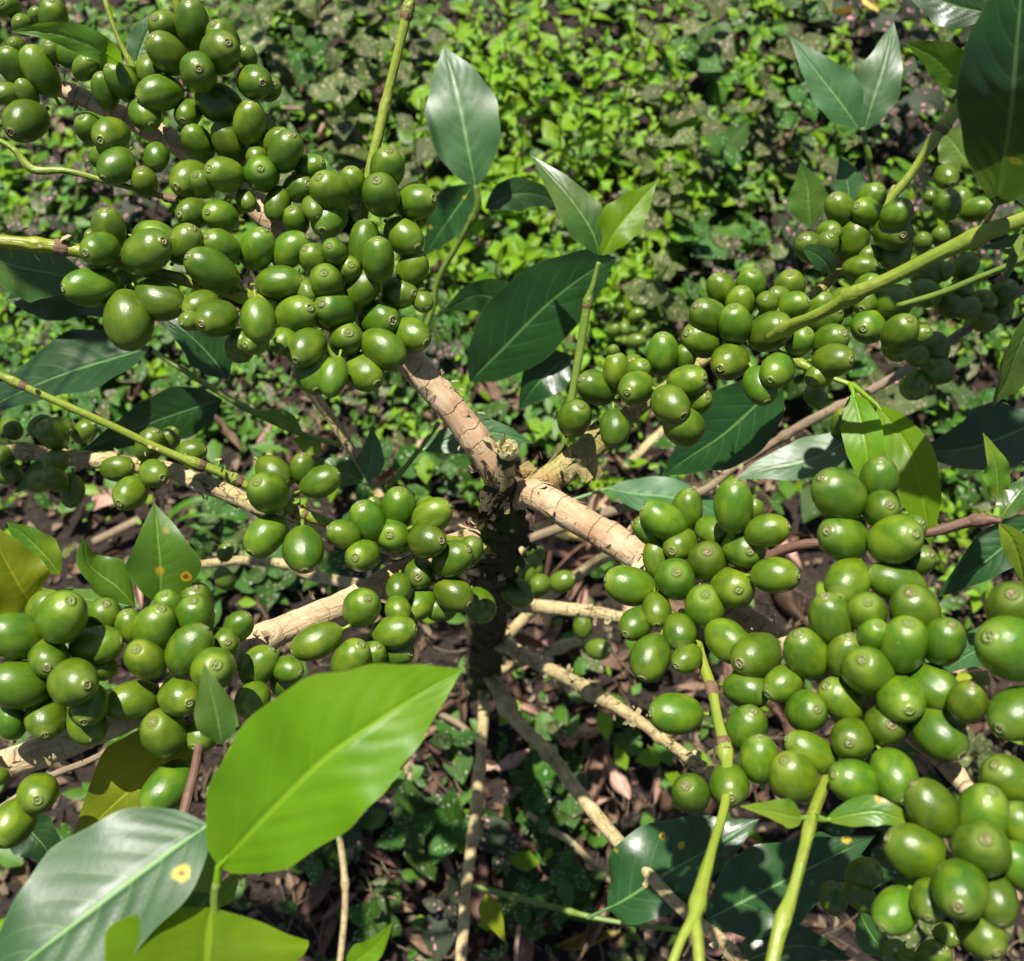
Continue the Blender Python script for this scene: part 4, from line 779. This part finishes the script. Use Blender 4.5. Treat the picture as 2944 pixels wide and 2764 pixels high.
for (tx_, ty_, td_, s_, az_) in ((2740, 1180, .55, .36, .4), (2830, 1010, .55, .36, 1.2), (2860, 1240, .5, .34, -.3), (2700, 1300, .6, .38, .9), (2880, 1130, .6, .40, 2.2)):
    shade_leaf(P(tx_, ty_, td_), s_, .13, az_, .032)
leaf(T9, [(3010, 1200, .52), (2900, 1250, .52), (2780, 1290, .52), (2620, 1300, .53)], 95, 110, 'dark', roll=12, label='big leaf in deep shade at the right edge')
UPL = bpy.data.objects.new('twig', tube_mesh('twig', [P(-80, 160, .412), Vector((-.36, .45, .80)), Vector((-.38, .52, .98)), Vector((-.26, .50, 1.02)), Vector((-.08, .52, 1.0)), Vector((.08, .52, .96))], [.003, .004, .0035, .003, .0025, .002], seed=78)[0]); UPL.data.materials.append(M['green']); link(UPL, tree)  # unseen twig added to carry the leaves that shade the ground
UPR_keep = UPR; UPR = UPL
rs = random.Random(5)
CPTS = [P(c_[0], c_[1], c_[5]) for c_ in cher if not c_[6]] + [p for b_ in (B7, B8, B3, B1, B2, T10, T11) for p in byo[b_][1][::8]] + [P(*q_) for q_ in ((1340, 330, .6), (1630, 560, .51), (1830, 590, .51), (900, 2200, .245), (300, 2600, .25), (450, 1600, .34), (300, 1640, .34), (400, 2250, .335))]
def clear_of(g): return all(((p - g) - SUN_TO * (p - g).dot(SUN_TO)).length > .062 for p in CPTS)
cnt = 0
for k in range(900):  # unseen leaves added to dapple the ground with shade
    g = ground(rs.uniform(480, 2250), rs.uniform(1400, 2760))
    if cnt < 13 and clear_of(g):
        cnt += 1; shade_leaf(g, rs.uniform(.98, 1.12), rs.uniform(.09, .12), rs.uniform(0, 6.28), rs.uniform(.024, .032))
UPR = UPR_keep
# lower right
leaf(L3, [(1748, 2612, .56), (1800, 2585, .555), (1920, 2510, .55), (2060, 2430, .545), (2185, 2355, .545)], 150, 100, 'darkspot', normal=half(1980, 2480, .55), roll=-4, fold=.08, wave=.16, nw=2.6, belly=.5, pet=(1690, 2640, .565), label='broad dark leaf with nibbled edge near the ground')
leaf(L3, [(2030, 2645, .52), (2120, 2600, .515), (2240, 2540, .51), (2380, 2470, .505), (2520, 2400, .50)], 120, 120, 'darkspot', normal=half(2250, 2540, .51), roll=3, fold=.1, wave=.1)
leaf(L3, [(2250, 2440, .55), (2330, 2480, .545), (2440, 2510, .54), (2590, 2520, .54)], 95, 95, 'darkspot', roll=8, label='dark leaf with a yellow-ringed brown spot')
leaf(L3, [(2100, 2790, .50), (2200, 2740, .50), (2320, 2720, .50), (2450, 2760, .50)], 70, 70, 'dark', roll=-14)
leaf(L3, [(2470, 2620, .48), (2500, 2680, .48), (2530, 2720, .48), (2580, 2760, .48)], 50, 50, 'mid', normal=half(2500, 2680, .48))
leaf(T14, [(2308, 2352, .281), (2270, 2348, .279), (2220, 2335, .278), (2125, 2318, .277)], 34, 50, 'freshspot', roll=14, fold=.2, belly=.4, pet=(2330, 2352, .28))
leaf(T14, [(2375, 2358, .281), (2440, 2345, .278), (2520, 2335, .276), (2590, 2355, .275), (2675, 2382, .276)], 46, 40, 'freshspot', roll=-12, fold=.2, wave=.1, pet=(2345, 2352, .28), label='small leaf with orange rust spots')
leaf(L4b, [(1398, 2570, .642), (1405, 2610, .64), (1425, 2650, .64), (1455, 2715, .642)], 34, 34, 'yellow', roll=-10)
leaf(L4, [(1000, 2790, .72), (1030, 2760, .72), (1080, 2720, .72), (1130, 2650, .72)], 40, 40, 'lime', roll=12)
# left side, in shade
leaf(B8, [(-40, 740, .50), (60, 770, .50), (160, 790, .50), (300, 830, .505)], 95, 90, 'mid', roll=10, label='broad leaf shaded by the cherries')
leaf(B8, [(20, 860, .52), (140, 850, .52), (250, 860, .52), (400, 930, .525)], 80, 80, 'dark', roll=-16)
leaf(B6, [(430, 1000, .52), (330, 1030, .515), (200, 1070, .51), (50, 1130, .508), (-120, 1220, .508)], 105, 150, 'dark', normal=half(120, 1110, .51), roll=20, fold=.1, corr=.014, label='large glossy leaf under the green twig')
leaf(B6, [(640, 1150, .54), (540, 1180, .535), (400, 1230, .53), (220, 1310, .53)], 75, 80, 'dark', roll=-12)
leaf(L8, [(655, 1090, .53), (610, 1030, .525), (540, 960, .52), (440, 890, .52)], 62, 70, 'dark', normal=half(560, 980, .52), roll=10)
leaf(L8, [(870, 1250, .515), (830, 1215, .515), (790, 1195, .515), (740, 1185, .516)], 22, 26, 'fresh', roll=10)
leaf(L7, [(1048, 1380, .497), (1062, 1340, .494), (1070, 1290, .492), (1068, 1226, .492)], 40, 46, 'gloss', normal=half(1070, 1300, .495), roll=-10, pet=(1100, 1425, .50))
leaf(L7, [(1046, 1385, .50), (1000, 1365, .502), (950, 1345, .503), (888, 1312, .505)], 44, 46, 'mid', roll=14, pet=(1095, 1420, .50))
leaf(L7, [(1040, 1362, .50), (1028, 1340, .50), (1018, 1318, .50), (1008, 1290, .50)], 12, 12, 'fresh')
leaf(L7, [(925, 1305, .52), (900, 1285, .52), (870, 1270, .52), (840, 1262, .52)], 30, 30, 'fresh', roll=-10)
leaf(L7b, [(1210, 1295, .50), (1290, 1265, .50), (1380, 1245, .50), (1450, 1250, .502), (1535, 1275, .505)], 50, 56, 'gloss', normal=half(1380, 1250, .5), roll=6, pet=(1195, 1300, .498))
leaf(B6, [(165, 1345, .53), (130, 1350, .53), (90, 1380, .53), (40, 1420, .535)], 30, 34, 'mid', roll=14)
leaf(B3, [(20, 2290, .42), (80, 2380, .42), (130, 2440, .42), (160, 2520, .425)], 66, 70, 'dark', roll=20)

# ------------------------------------------------------------------ weeds on the ground
def small_leaf(name, lw, belly=.45, fold=.18, curl=-.25, nu=7, nvv=2, serr=0.0, seed=0, tipk=1.1):
    """unit leaf along +X, length 1, up +Z"""
    rr = random.Random(seed); V, F, UV = [], [], []; n2 = 2 * nvv + 1; ph = rr.uniform(0, 6)
    for i in range(nu + 1):
        t = i / nu; W = prof_leaf(t, belly, tipk) * lw
        for k in range(n2):
            v = (k - nvv) / nvv
            wv = W * (1 + serr * (1 if i % 2 else -1) * abs(v))
            V.append((t, v * wv, fold * abs(v) * wv * 1.5 + curl * t * t * .6 + .05 * math.sin(5 * t + ph) * abs(v) + .12 * t)); UV.append((t, (v + 1) / 2))
    for i in range(nu):
        for k in range(n2 - 1):
            a = i * n2 + k; F.append((a, a + 1, a + n2 + 1, a + n2))
    return mk(name, V, F, UV)
HL = [small_leaf('herb_leaf', .27, fold=.2, serr=.05, seed=i, curl=-.2 - .1 * i) for i in range(3)]
PL = [small_leaf('spotted_leaf', .36, belly=.46, fold=.08, seed=i + 5, curl=-.15 - .18 * i) for i in range(4)]
def leaf_with(me, mat):
    m2 = me.copy(); m2.materials.append(mat); return m2
HLm = {k: [leaf_with(m_, M[k]) for m_ in HL] for k in ('herb', 'herb2')}
PLm = {k: [leaf_with(m_, M[k]) for m_ in PL] for k in ('pk_dull', 'pk_pink', 'pk_green')}
def stem_mesh(h, r=.0011):
    V, F = [], []; n = 5
    for j in range(4):
        for k in range(n):
            a = 6.2832 * k / n; V.append((math.cos(a) * r + .004 * math.sin(j * 1.1), math.sin(a) * r + .003 * math.cos(j * 1.7), h * j / 3))
    for j in range(3):
        for k in range(n):
            a = j * n + k; b = j * n + (k + 1) % n; F.append((a, b, b + n, a + n))
    me = mk('stem', V, F, [(v[2], 0) for v in V]); me.materials.append(M['stemred']); return me
STEMS = [stem_mesh(h) for h in (.03, .05, .075, .1)]
def plant(kind, x, y, h, size, label, cat, group, lean=.3, pairs=3, mats=None, seedrot=None, meshes=None):
    """a weed whose top is seen at photo pixel x, y"""
    p = ground(x, y, h); gz = ground_z(p.x, p.y)
    root = bpy.data.objects.new(kind, None); COL.objects.link(root); root.location = (p.x, p.y, gz); root.empty_display_size = .02
    tag(root, label, cat, group)
    si = min(range(4), key=lambda q: abs((.03, .05, .075, .1)[q] - h))
    s = bpy.data.objects.new('stem', STEMS[si]); link(s, root); s.scale = (1, 1, h / (.03, .05, .075, .1)[si]); s.rotation_euler = (0, 0, R.uniform(0, 6.28))
    a0 = R.uniform(0, 3.14)
    for j in range(pairs):
        f = j / max(1, pairs - 1); ls = size * (1.0 - .48 * f) * R.uniform(.85, 1.15)
        for sgn in (0, 1):
            o = bpy.data.objects.new('leaf', meshes[R.randrange(len(meshes))]); link(o, root)
            az = a0 + j * 1.5708 + sgn * 3.1416 + R.uniform(-.3, .3)
            o.location = (0, 0, h * (1 - .42 * (1 - f)) ) if pairs > 1 else (0, 0, h)
            o.rotation_euler = (R.uniform(-.55, .55), -R.uniform(-.45, .4) - .35 * f, az); o.scale = (ls, ls, ls)
    return root
def rnd_in(x0, x1, y0, y1): return R.uniform(x0, x1), R.uniform(y0, y1)
def scatter(n, box, mind, taken, keep=None):
    out = []
    for _ in range(n * 14):
        if len(out) >= n: break
        x, y = rnd_in(*box)
        if keep and not keep(x, y): continue
        if all((x - a) ** 2 + (y - b) ** 2 > mind * mind for a, b in taken):
            taken.append((x, y)); out.append((x, y))
    return out
taken = []
# bright herb patch behind the tree
for (x, y) in scatter(105, (1180, 2080, -40, 1020), 58, taken, lambda x, y: ((x - 1600) / 430) ** 2 + ((y - 420) / 520) ** 2 < 1):
    plant('bright_herb', x, y, R.uniform(.03, .12), R.choice((R.uniform(.018, .028), R.uniform(.026, .042))), 'bright green herb with paired leaves in the sunny patch behind the coffee tree', 'herb', 'bright herbs in the sunny patch', meshes=HLm['herb'])
for (x, y) in scatter(95, (1880, 2930, -30, 1000), 58, taken):
    plant('bright_herb', x, y, R.uniform(.02, .045), R.uniform(.016, .036), 'small green herb among the pink-spotted weeds at upper right', 'herb', 'herbs among the spotted weeds', meshes=HLm['herb' if R.random() < .5 else 'herb2'])
for (x, y) in scatter(64, (560, 1240, -30, 640), 56, taken):
    plant('bright_herb', x, y, R.uniform(.02, .045), R.uniform(.016, .036), 'small green herb between dull spotted weeds at top left', 'herb', 'herbs at top left', meshes=HLm['herb' if R.random() < .45 else 'herb2'])
for (x, y) in scatter(34, (-20, 330, 380, 1000), 60, taken):
    plant('bright_herb', x, y, R.uniform(.02, .05), R.uniform(.022, .034), 'pale green herb at the left edge beneath the cherries', 'herb', 'herbs at the left edge', meshes=HLm['herb' if R.random() < .6 else 'herb2'])
for (x, y) in scatter(26, (1150, 1760, 900, 1420), 66, taken):
    plant('bright_herb', x, y, R.uniform(.015, .035), R.uniform(.016, .026), 'low green herb just behind the cut trunk', 'herb', 'herbs behind the trunk', meshes=HLm['herb' if R.random() < .4 else 'herb2'])
for (x, y) in scatter(26, (0, 760, 900, 1260), 66, taken):
    plant('bright_herb', x, y, R.uniform(.015, .035), R.uniform(.018, .03), 'pale green herb on the ground under the left-hand green twig', 'herb', 'herbs under the left twig', meshes=HLm['herb' if R.random() < .4 else 'herb2'])
for (x, y) in scatter(16, (2660, 2944, 1330, 1760), 60, taken):
    plant('bright_herb', x, y, R.uniform(.02, .05), R.uniform(.015, .024), 'green herb by the brown twig at the right edge', 'herb', 'herbs at the right edge', meshes=HLm['herb'])
for (x, y) in scatter(14, (1480, 2200, 2050, 2764), 90, taken):
    plant('bright_herb', x, y, R.uniform(.01, .03), R.uniform(.014, .022), 'small herb sprouting through the dead leaves below the tree', 'herb', 'herbs in the leaf litter', meshes=HLm['herb2'], pairs=2)
# weeds with spotted leaves
tk2 = []
Z = [
 (19, (640, 1260, -60, 560), 92, 'pk_dull', (.05, .14), (.038, .054), 'dull olive weed with pale pink freckles at top left of centre', 'freckled weeds, top left'),
 (16, (1880, 2330, -40, 760), 100, 'pk_dull', (.05, .14), (.038, .056), 'olive-brown weed with freckled leaves right of the bright herb patch', 'freckled weeds right of the herbs'),
 (17, (2300, 2944, -40, 620), 110, 'pk_pink', (.06, .14), (.040, .056), 'dark weed with pink-blotched leaves at upper right', 'pink-blotched weeds'),
 (12, (2000, 2300, 620, 1000), 70, 'pk_pink', (.04, .07), (.026, .038), 'small weed with dense pink freckles below the freckled patch', 'densely pink-freckled weeds'),
 (8, (880, 1330, 2100, 2700), 120, 'pk_green', (.03, .06), (.042, .056), 'dark green weed with white freckles in the shade left of the trunk', 'white-freckled weeds left of the trunk'),
 (7, (1420, 1640, 2220, 2600), 95, 'pk_green', (.03, .06), (.034, .046), 'sunlit green weed with white freckles below the trunk', 'white-freckled weeds below the trunk'),
 (14, (2300, 2860, 1000, 1420), 84, 'pk_green', (.04, .08), (.036, .050), 'freckled green weed under the right-hand cherries', 'freckled weeds under the right-hand cherries'),
 (10, (60, 480, 420, 760), 84, 'pk_pink', (.04, .08), (.034, .046), 'pink-freckled weed behind the left-hand cherries', 'freckled weeds behind the left cherries'),
 (10, (0, 600, 900, 1250), 90, 'pk_green', (.03, .06), (.034, .048), 'freckled green weed beneath the left-hand leaves', 'freckled weeds beneath the left leaves'),
 (8, (1100, 1420, 880, 1400), 90, 'pk_green', (.03, .06), (.034, .048), 'freckled green weed in the gap left of the trunk top', 'freckled weeds beside the trunk top'),
 (10, (560, 1100, 1400, 1760), 90, 'pk_green', (.03, .06), (.034, .050), 'white-freckled weed in deep shade under the lower left branch', 'weeds under the lower left branch'),
 (8, (2600, 2944, 2050, 2764), 90, 'pk_dull', (.04, .08), (.034, .046), 'pale freckled weed at the lower right edge', 'freckled weeds at lower right'),
]
for (n_, box, md, mk_, hr, sr, lab, grp) in Z:
    for (x, y) in scatter(n_, box, md, tk2):
        plant('spotted_weed', x, y, R.uniform(*hr), R.uniform(*sr), lab, 'weed', grp, meshes=PLm[mk_ if R.random() < .72 else R.choice(('pk_green', 'pk_dull', 'pk_pink'))], pairs=R.choice((2, 3, 3)))
# clover-like sprout with three lobes
def sprout(x, y, size):
    p = ground(x, y, .02); root = bpy.data.objects.new('clover_sprout', None); COL.objects.link(root); root.location = (p.x, p.y, ground_z(p.x, p.y))
    s = bpy.data.objects.new('stem', STEMS[0]); link(s, root); s.scale = (1, 1, .7)
    a0 = R.uniform(0, 6)
    for k in range(3):
        o = bpy.data.objects.new('leaf', HLm['herb2'][0]); link(o, root); o.location = (0, 0, .021); o.rotation_euler = (0, .05, a0 + k * 2.0944); o.scale = (size, size * 1.9, size * .6)
    return root
for (x, y, lab) in ((1560, 2090, 'three-lobed green sprout between the two pale branches'), (1810, 2130, 'three-lobed green sprout beside the pale branch among dead leaves'), (1290, 2060, 'dark green sprout left of the trunk foot'), (1320, 1330, 'tiny bright sprout left of the trunk top')):
    tag(sprout(x, y, .017), lab, 'sprout')

# fallen leaves
def dead_mesh(seed):
    rr = random.Random(seed); V, F, UV = [], [], []; nu, nvv = 16, 5; n2 = 2 * nvv + 1
    lw = rr.uniform(.2, .3); cu = rr.uniform(.4, 1.7) * rr.choice((1, 1, -1)); tw = rr.uniform(-.8, .8); bend = rr.uniform(-.25, .35)
    for i in range(nu + 1):
        t = i / nu; W = prof_leaf(t, .45) * lw
        for k in range(n2):
            v = (k - nvv) / nvv; a = cu * v * 1.5
            y = W * math.sin(a) / (abs(cu) * 1.5 + .01) if abs(cu) > .05 else v * W
            z = W * (1 - math.cos(a)) / (abs(cu) * 1.5 + .01) * (1 if cu > 0 else -1)
            ca, sa = math.cos(tw * (t - .5)), math.sin(tw * (t - .5))
            V.append((t - .5, y * ca - z * sa, y * sa + z * ca + bend * (t - .5) ** 2 * 1.6 + .09 * noise.noise(Vector((t * 4, v * 1.6, seed))) + .03 * noise.noise(Vector((t * 11, v * 4, seed))))); UV.append((t, (v + 1) / 2))
    for i in range(nu):
        for k in range(n2 - 1):
            a = i * n2 + k; F.append((a, a + 1, a + n2 + 1, a + n2))
    return mk('dead_leaf', V, F, UV)
DM = [dead_mesh(i) for i in range(9)]
DMb = [leaf_with(m_, M['dead']) for m_ in DM]; DMy = [leaf_with(m_, M['deady']) for m_ in DM[:3]]
def dead(x, y, size, label, group, z=.006, meshes=None, rot=None):
    p = ground(x, y, z); o = bpy.data.objects.new('dead_leaf', (meshes or DMb)[R.randrange(len(meshes or DMb))]); COL.objects.link(o)
    o.location = (p.x, p.y, ground_z(p.x, p.y) + z + size * .05); o.rotation_euler = (R.uniform(-.35, .35), R.uniform(-.35, .35), R.uniform(0, 6.28) if rot is None else rot)
    o.scale = (size, size * R.uniform(.8, 1.25), size * R.uniform(.7, 1.2)); tag(o, label, 'dead leaf', group); return o
tk3 = []
DZ = [(78, (1420, 2320, 1400, 2764), 66, 'curled brown dead leaf on the ground right of the trunk', 'dead leaves right of the trunk'),
      (46, (840, 1400, 1980, 2764), 66, 'brown dead leaf on the shaded ground left of the trunk', 'dead leaves left of the trunk'),
      (34, (200, 1000, 880, 1700), 70, 'pinkish brown dead leaf under the left-hand branches', 'dead leaves under the left branches'),
      (26, (1100, 1500, 1000, 1560), 66, 'brown dead leaf in the gap behind the trunk top', 'dead leaves behind the trunk top'),
      (26, (1500, 2150, 600, 1400), 74, 'brown dead leaf among the herbs behind the tree', 'dead leaves among the herbs'),
      (24, (2150, 2944, 1250, 2400), 80, 'dark brown dead leaf under the right-hand cherries', 'dead leaves under the right cherries'),
      (20, (500, 1200, 0, 700), 90, 'brown dead leaf among the freckled weeds at top left', 'dead leaves at top left'),
      (16, (0, 420, 2050, 2560), 90, 'pale brown dead leaf beneath the lower left branch', 'dead leaves at lower left')]
for (n_, box, md, lab, grp) in DZ:
    for (x, y) in scatter(n_, box, md, tk3):
        dead(x, y, R.uniform(.035, .085) if 'right of the trunk' in lab else R.uniform(.025, .068), lab, grp, z=R.uniform(.006, .024))
dead(1690, 1600, .11, 'large smooth reddish brown dead leaf behind the small cherries', None, .012, rot=.6)
dead(1720, 2205, .085, 'orange-brown dead leaf standing on edge between the pale branches', None, .02, rot=1.2)
dead(1640, 2330, .085, 'flat pale grey-brown dead leaf beside the pale branch', None, .01, rot=.2)
dead(1630, 1540, .075, 'yellow fallen leaf below the right-hand main branch', None, .03, DMy, rot=-.2)
dead(1690, 2700, .06, 'ochre fallen leaf at the bottom edge', None, .012, DMy, rot=.2)
dead(2420, 40, .035, 'small yellow fallen leaf among the pink-blotched weeds', None, .09, DMy)
dead(2500, 20, .04, 'bright yellow fallen leaf at the top right', None, .10, DMy)
# grass blades at left
def blade(x0, y0, x1, y1, z0, z1, wpx, label):
    a, b = ground(x0, y0, z0), ground(x1, y1, z1); V, F, UV = [], [], []; d = (b - a); s = d.cross(Vector((0, 0, 1))).normalized()
    for i in range(11):
        t = i / 10; c = a.lerp(b, t) + Vector((0, 0, .02 * math.sin(math.pi * t))); w_ = wpx / FPX * (1 - t) ** .5 * .9 * (min(1, t * 6 + .4))
        for k in (-1, 0, 1): V.append(c + s * (k * w_) + Vector((0, 0, .3 * abs(k) * w_))); UV.append((t, .5 + k / 2))
    for i in range(10):
        for k in range(2): q = i * 3 + k; F.append((q, q + 1, q + 4, q + 3))
    tag(mesh_obj('grass_blade', mk('grass_blade', V, F, UV), M['herb2']), label, 'grass')
blade(480, 1490, 670, 1430, .05, .06, 13, 'broad grass blade pointing right beneath the twig cherries')
blade(500, 1500, 700, 1500, .05, .05, 8, 'narrow horizontal grass blade under the left-hand leaves')
blade(530, 1510, 640, 1560, .04, .04, 8, 'short grass blade slanting down behind the glossy leaf')
# fallen sticks
def stick(line, r, label, mat='straw'):
    pts = [ground(*a) for a in line]; SEED[0] += 1
    me, C, _ = tube_mesh('fallen_stick', pts, [r] * len(pts), seg=8, rough=.15, step=.006, seed=SEED[0])
    tag(mesh_obj('fallen_stick', me, M[mat]), label, 'stick')
stick([(270, 1560, .012), (330, 1530, .014), (400, 1495, .016)], .0045, 'pale dry stick lying under the left-hand leaves')
stick([(1800, 1345, .03), (1850, 1290, .03), (1910, 1235, .035)], .0045, 'straight pale stick behind the right-hand branch', 'barkpale')
stick([(1515, 2340, .05), (1580, 2385, .05), (1640, 2420, .045), (1700, 2480, .03), (1760, 2540, .012)], .003, 'thin pale stick through the freckled weeds below the trunk', 'barkpale')
stick([(1250, 2045, .02), (1330, 2090, .02), (1380, 2150, .015)], .003, 'thin dark stick behind the trunk foot')
stick([(800, 310, .03), (900, 318, .03), (960, 340, .03)], .0022, 'thin reddish stick among the weeds at top left')
stick([(1000, 360, .03), (1060, 405, .03), (1120, 440, .03)], .0022, 'short reddish stick beside the green twig')
# uncounted cover: tiny leaves in the carpet, crumbs of litter
def carpet(name, n, box, mats, size, zr, label, keep=None, seed=5, curly=False):
    rr = random.Random(seed); V, F, UV, mi = [], [], [], []
    k = 0
    while k < n:
        x, y = rr.uniform(box[0], box[1]), rr.uniform(box[2], box[3])
        if keep and not keep(x, y, rr): k += .25; continue
        k += 1
        z = rr.uniform(*zr); p = ground(x, y, z); p.z += ground_z(p.x, p.y)
        s = rr.uniform(*size); az = rr.uniform(0, 6.28); m_ = rr.randrange(len(mats))
        X = Vector((math.cos(az), math.sin(az), rr.uniform(-.5, .4))).normalized(); Y = X.cross(Vector((rr.uniform(-.4, .4), rr.uniform(-.4, .4), 1))).normalized(); N_ = X.cross(Y)
        b = len(V); wd = rr.uniform(.2, .36)
        for t, w_ in ((0, .15), (.35, 1), (.7, .75), (1, .05)):
            for v in (-1, 0, 1):
                V.append(p + X * (t * s) + Y * (v * w_ * wd * s) - N_ * ((.25 if not curly else .7) * abs(v) * w_ * wd * s) + N_ * (.12 * s * t * t)); UV.append((t, (v + 1) / 2))
        for i in range(3):
            for j in range(2):
                a = b + i * 3 + j; F.append((a, a + 1, a + 4, a + 3)); mi.append(m_)
    me = mk(name, V, F, UV, True, mi)
    for q in mats: me.materials.append(M[q])
    o = mesh_obj(name, me); tag(o, label, kind='stuff')
def lit(x, y, rr):
    cl = noise.noise(Vector((x / 130, y / 130, 2.2))) + .6 * noise.noise(Vector((x / 50, y / 50, 7.7)))
    if cl < -.05: return rr.random() < .10
    if y < 900: return rr.random() < .95
    if x < 400 and y < 1100: return True
    return rr.random() < (.6 if y < 1250 else .25 if y < 1450 else .06)
carpet('ground_cover', 7000, (-150, 3100, -160, 2800), ['herb', 'herb2', 'herb2', 'pk_dull', 'pk_green'], (.007, .030), (.002, .05), 'carpet of tiny weed leaves', lit, 7)
carpet('small_weeds', 6000, (-150, 3100, -160, 1500), ['herb', 'herb2', 'pk_green'], (.004, .012), (.002, .07), 'fine small-leaved weeds between the larger ones', lit, 21)
carpet('leaf_litter', 6000, (-150, 3100, -160, 2850), ['soil', 'dead', 'dead', 'straw'], (.003, .018), (.0, .008), 'crumbled brown leaf litter', None, 9, True)

def fibres(n, seed):
    rr = random.Random(seed); V, F, UV = [], [], []
    for _ in range(n):
        p = ground(rr.uniform(300, 2900), rr.uniform(500, 2760), rr.uniform(.004, .02)); az = rr.uniform(0, 6.28); ln = rr.uniform(.01, .05); bn = rr.uniform(-1.2, 1.2); wd = rr.uniform(.0003, .0009)
        b = len(V); q = p.copy()
        for i in range(5):
            a = az + bn * i / 4; d = Vector((math.cos(a), math.sin(a), rr.uniform(-.15, .15))); sd = Vector((-math.sin(a), math.cos(a), 0)) * wd
            V += [q - sd, q + sd, q + Vector((0, 0, wd * 1.4))]; UV += [(i * .01, 0), (i * .01, .001), (i * .01, .002)]; q = q + d * (ln / 4)
        for i in range(4):
            for k in range(3): a0 = b + i * 3 + k; a1 = b + i * 3 + (k + 1) % 3; F.append((a0, a1, a1 + 3, a0 + 3))
    o = mesh_obj('straw_fibres', mk('straw_fibres', V, F, UV), M['straw']); tag(o, 'dry straw and root fibres in the leaf litter', kind='stuff')
fibres(900, 3)
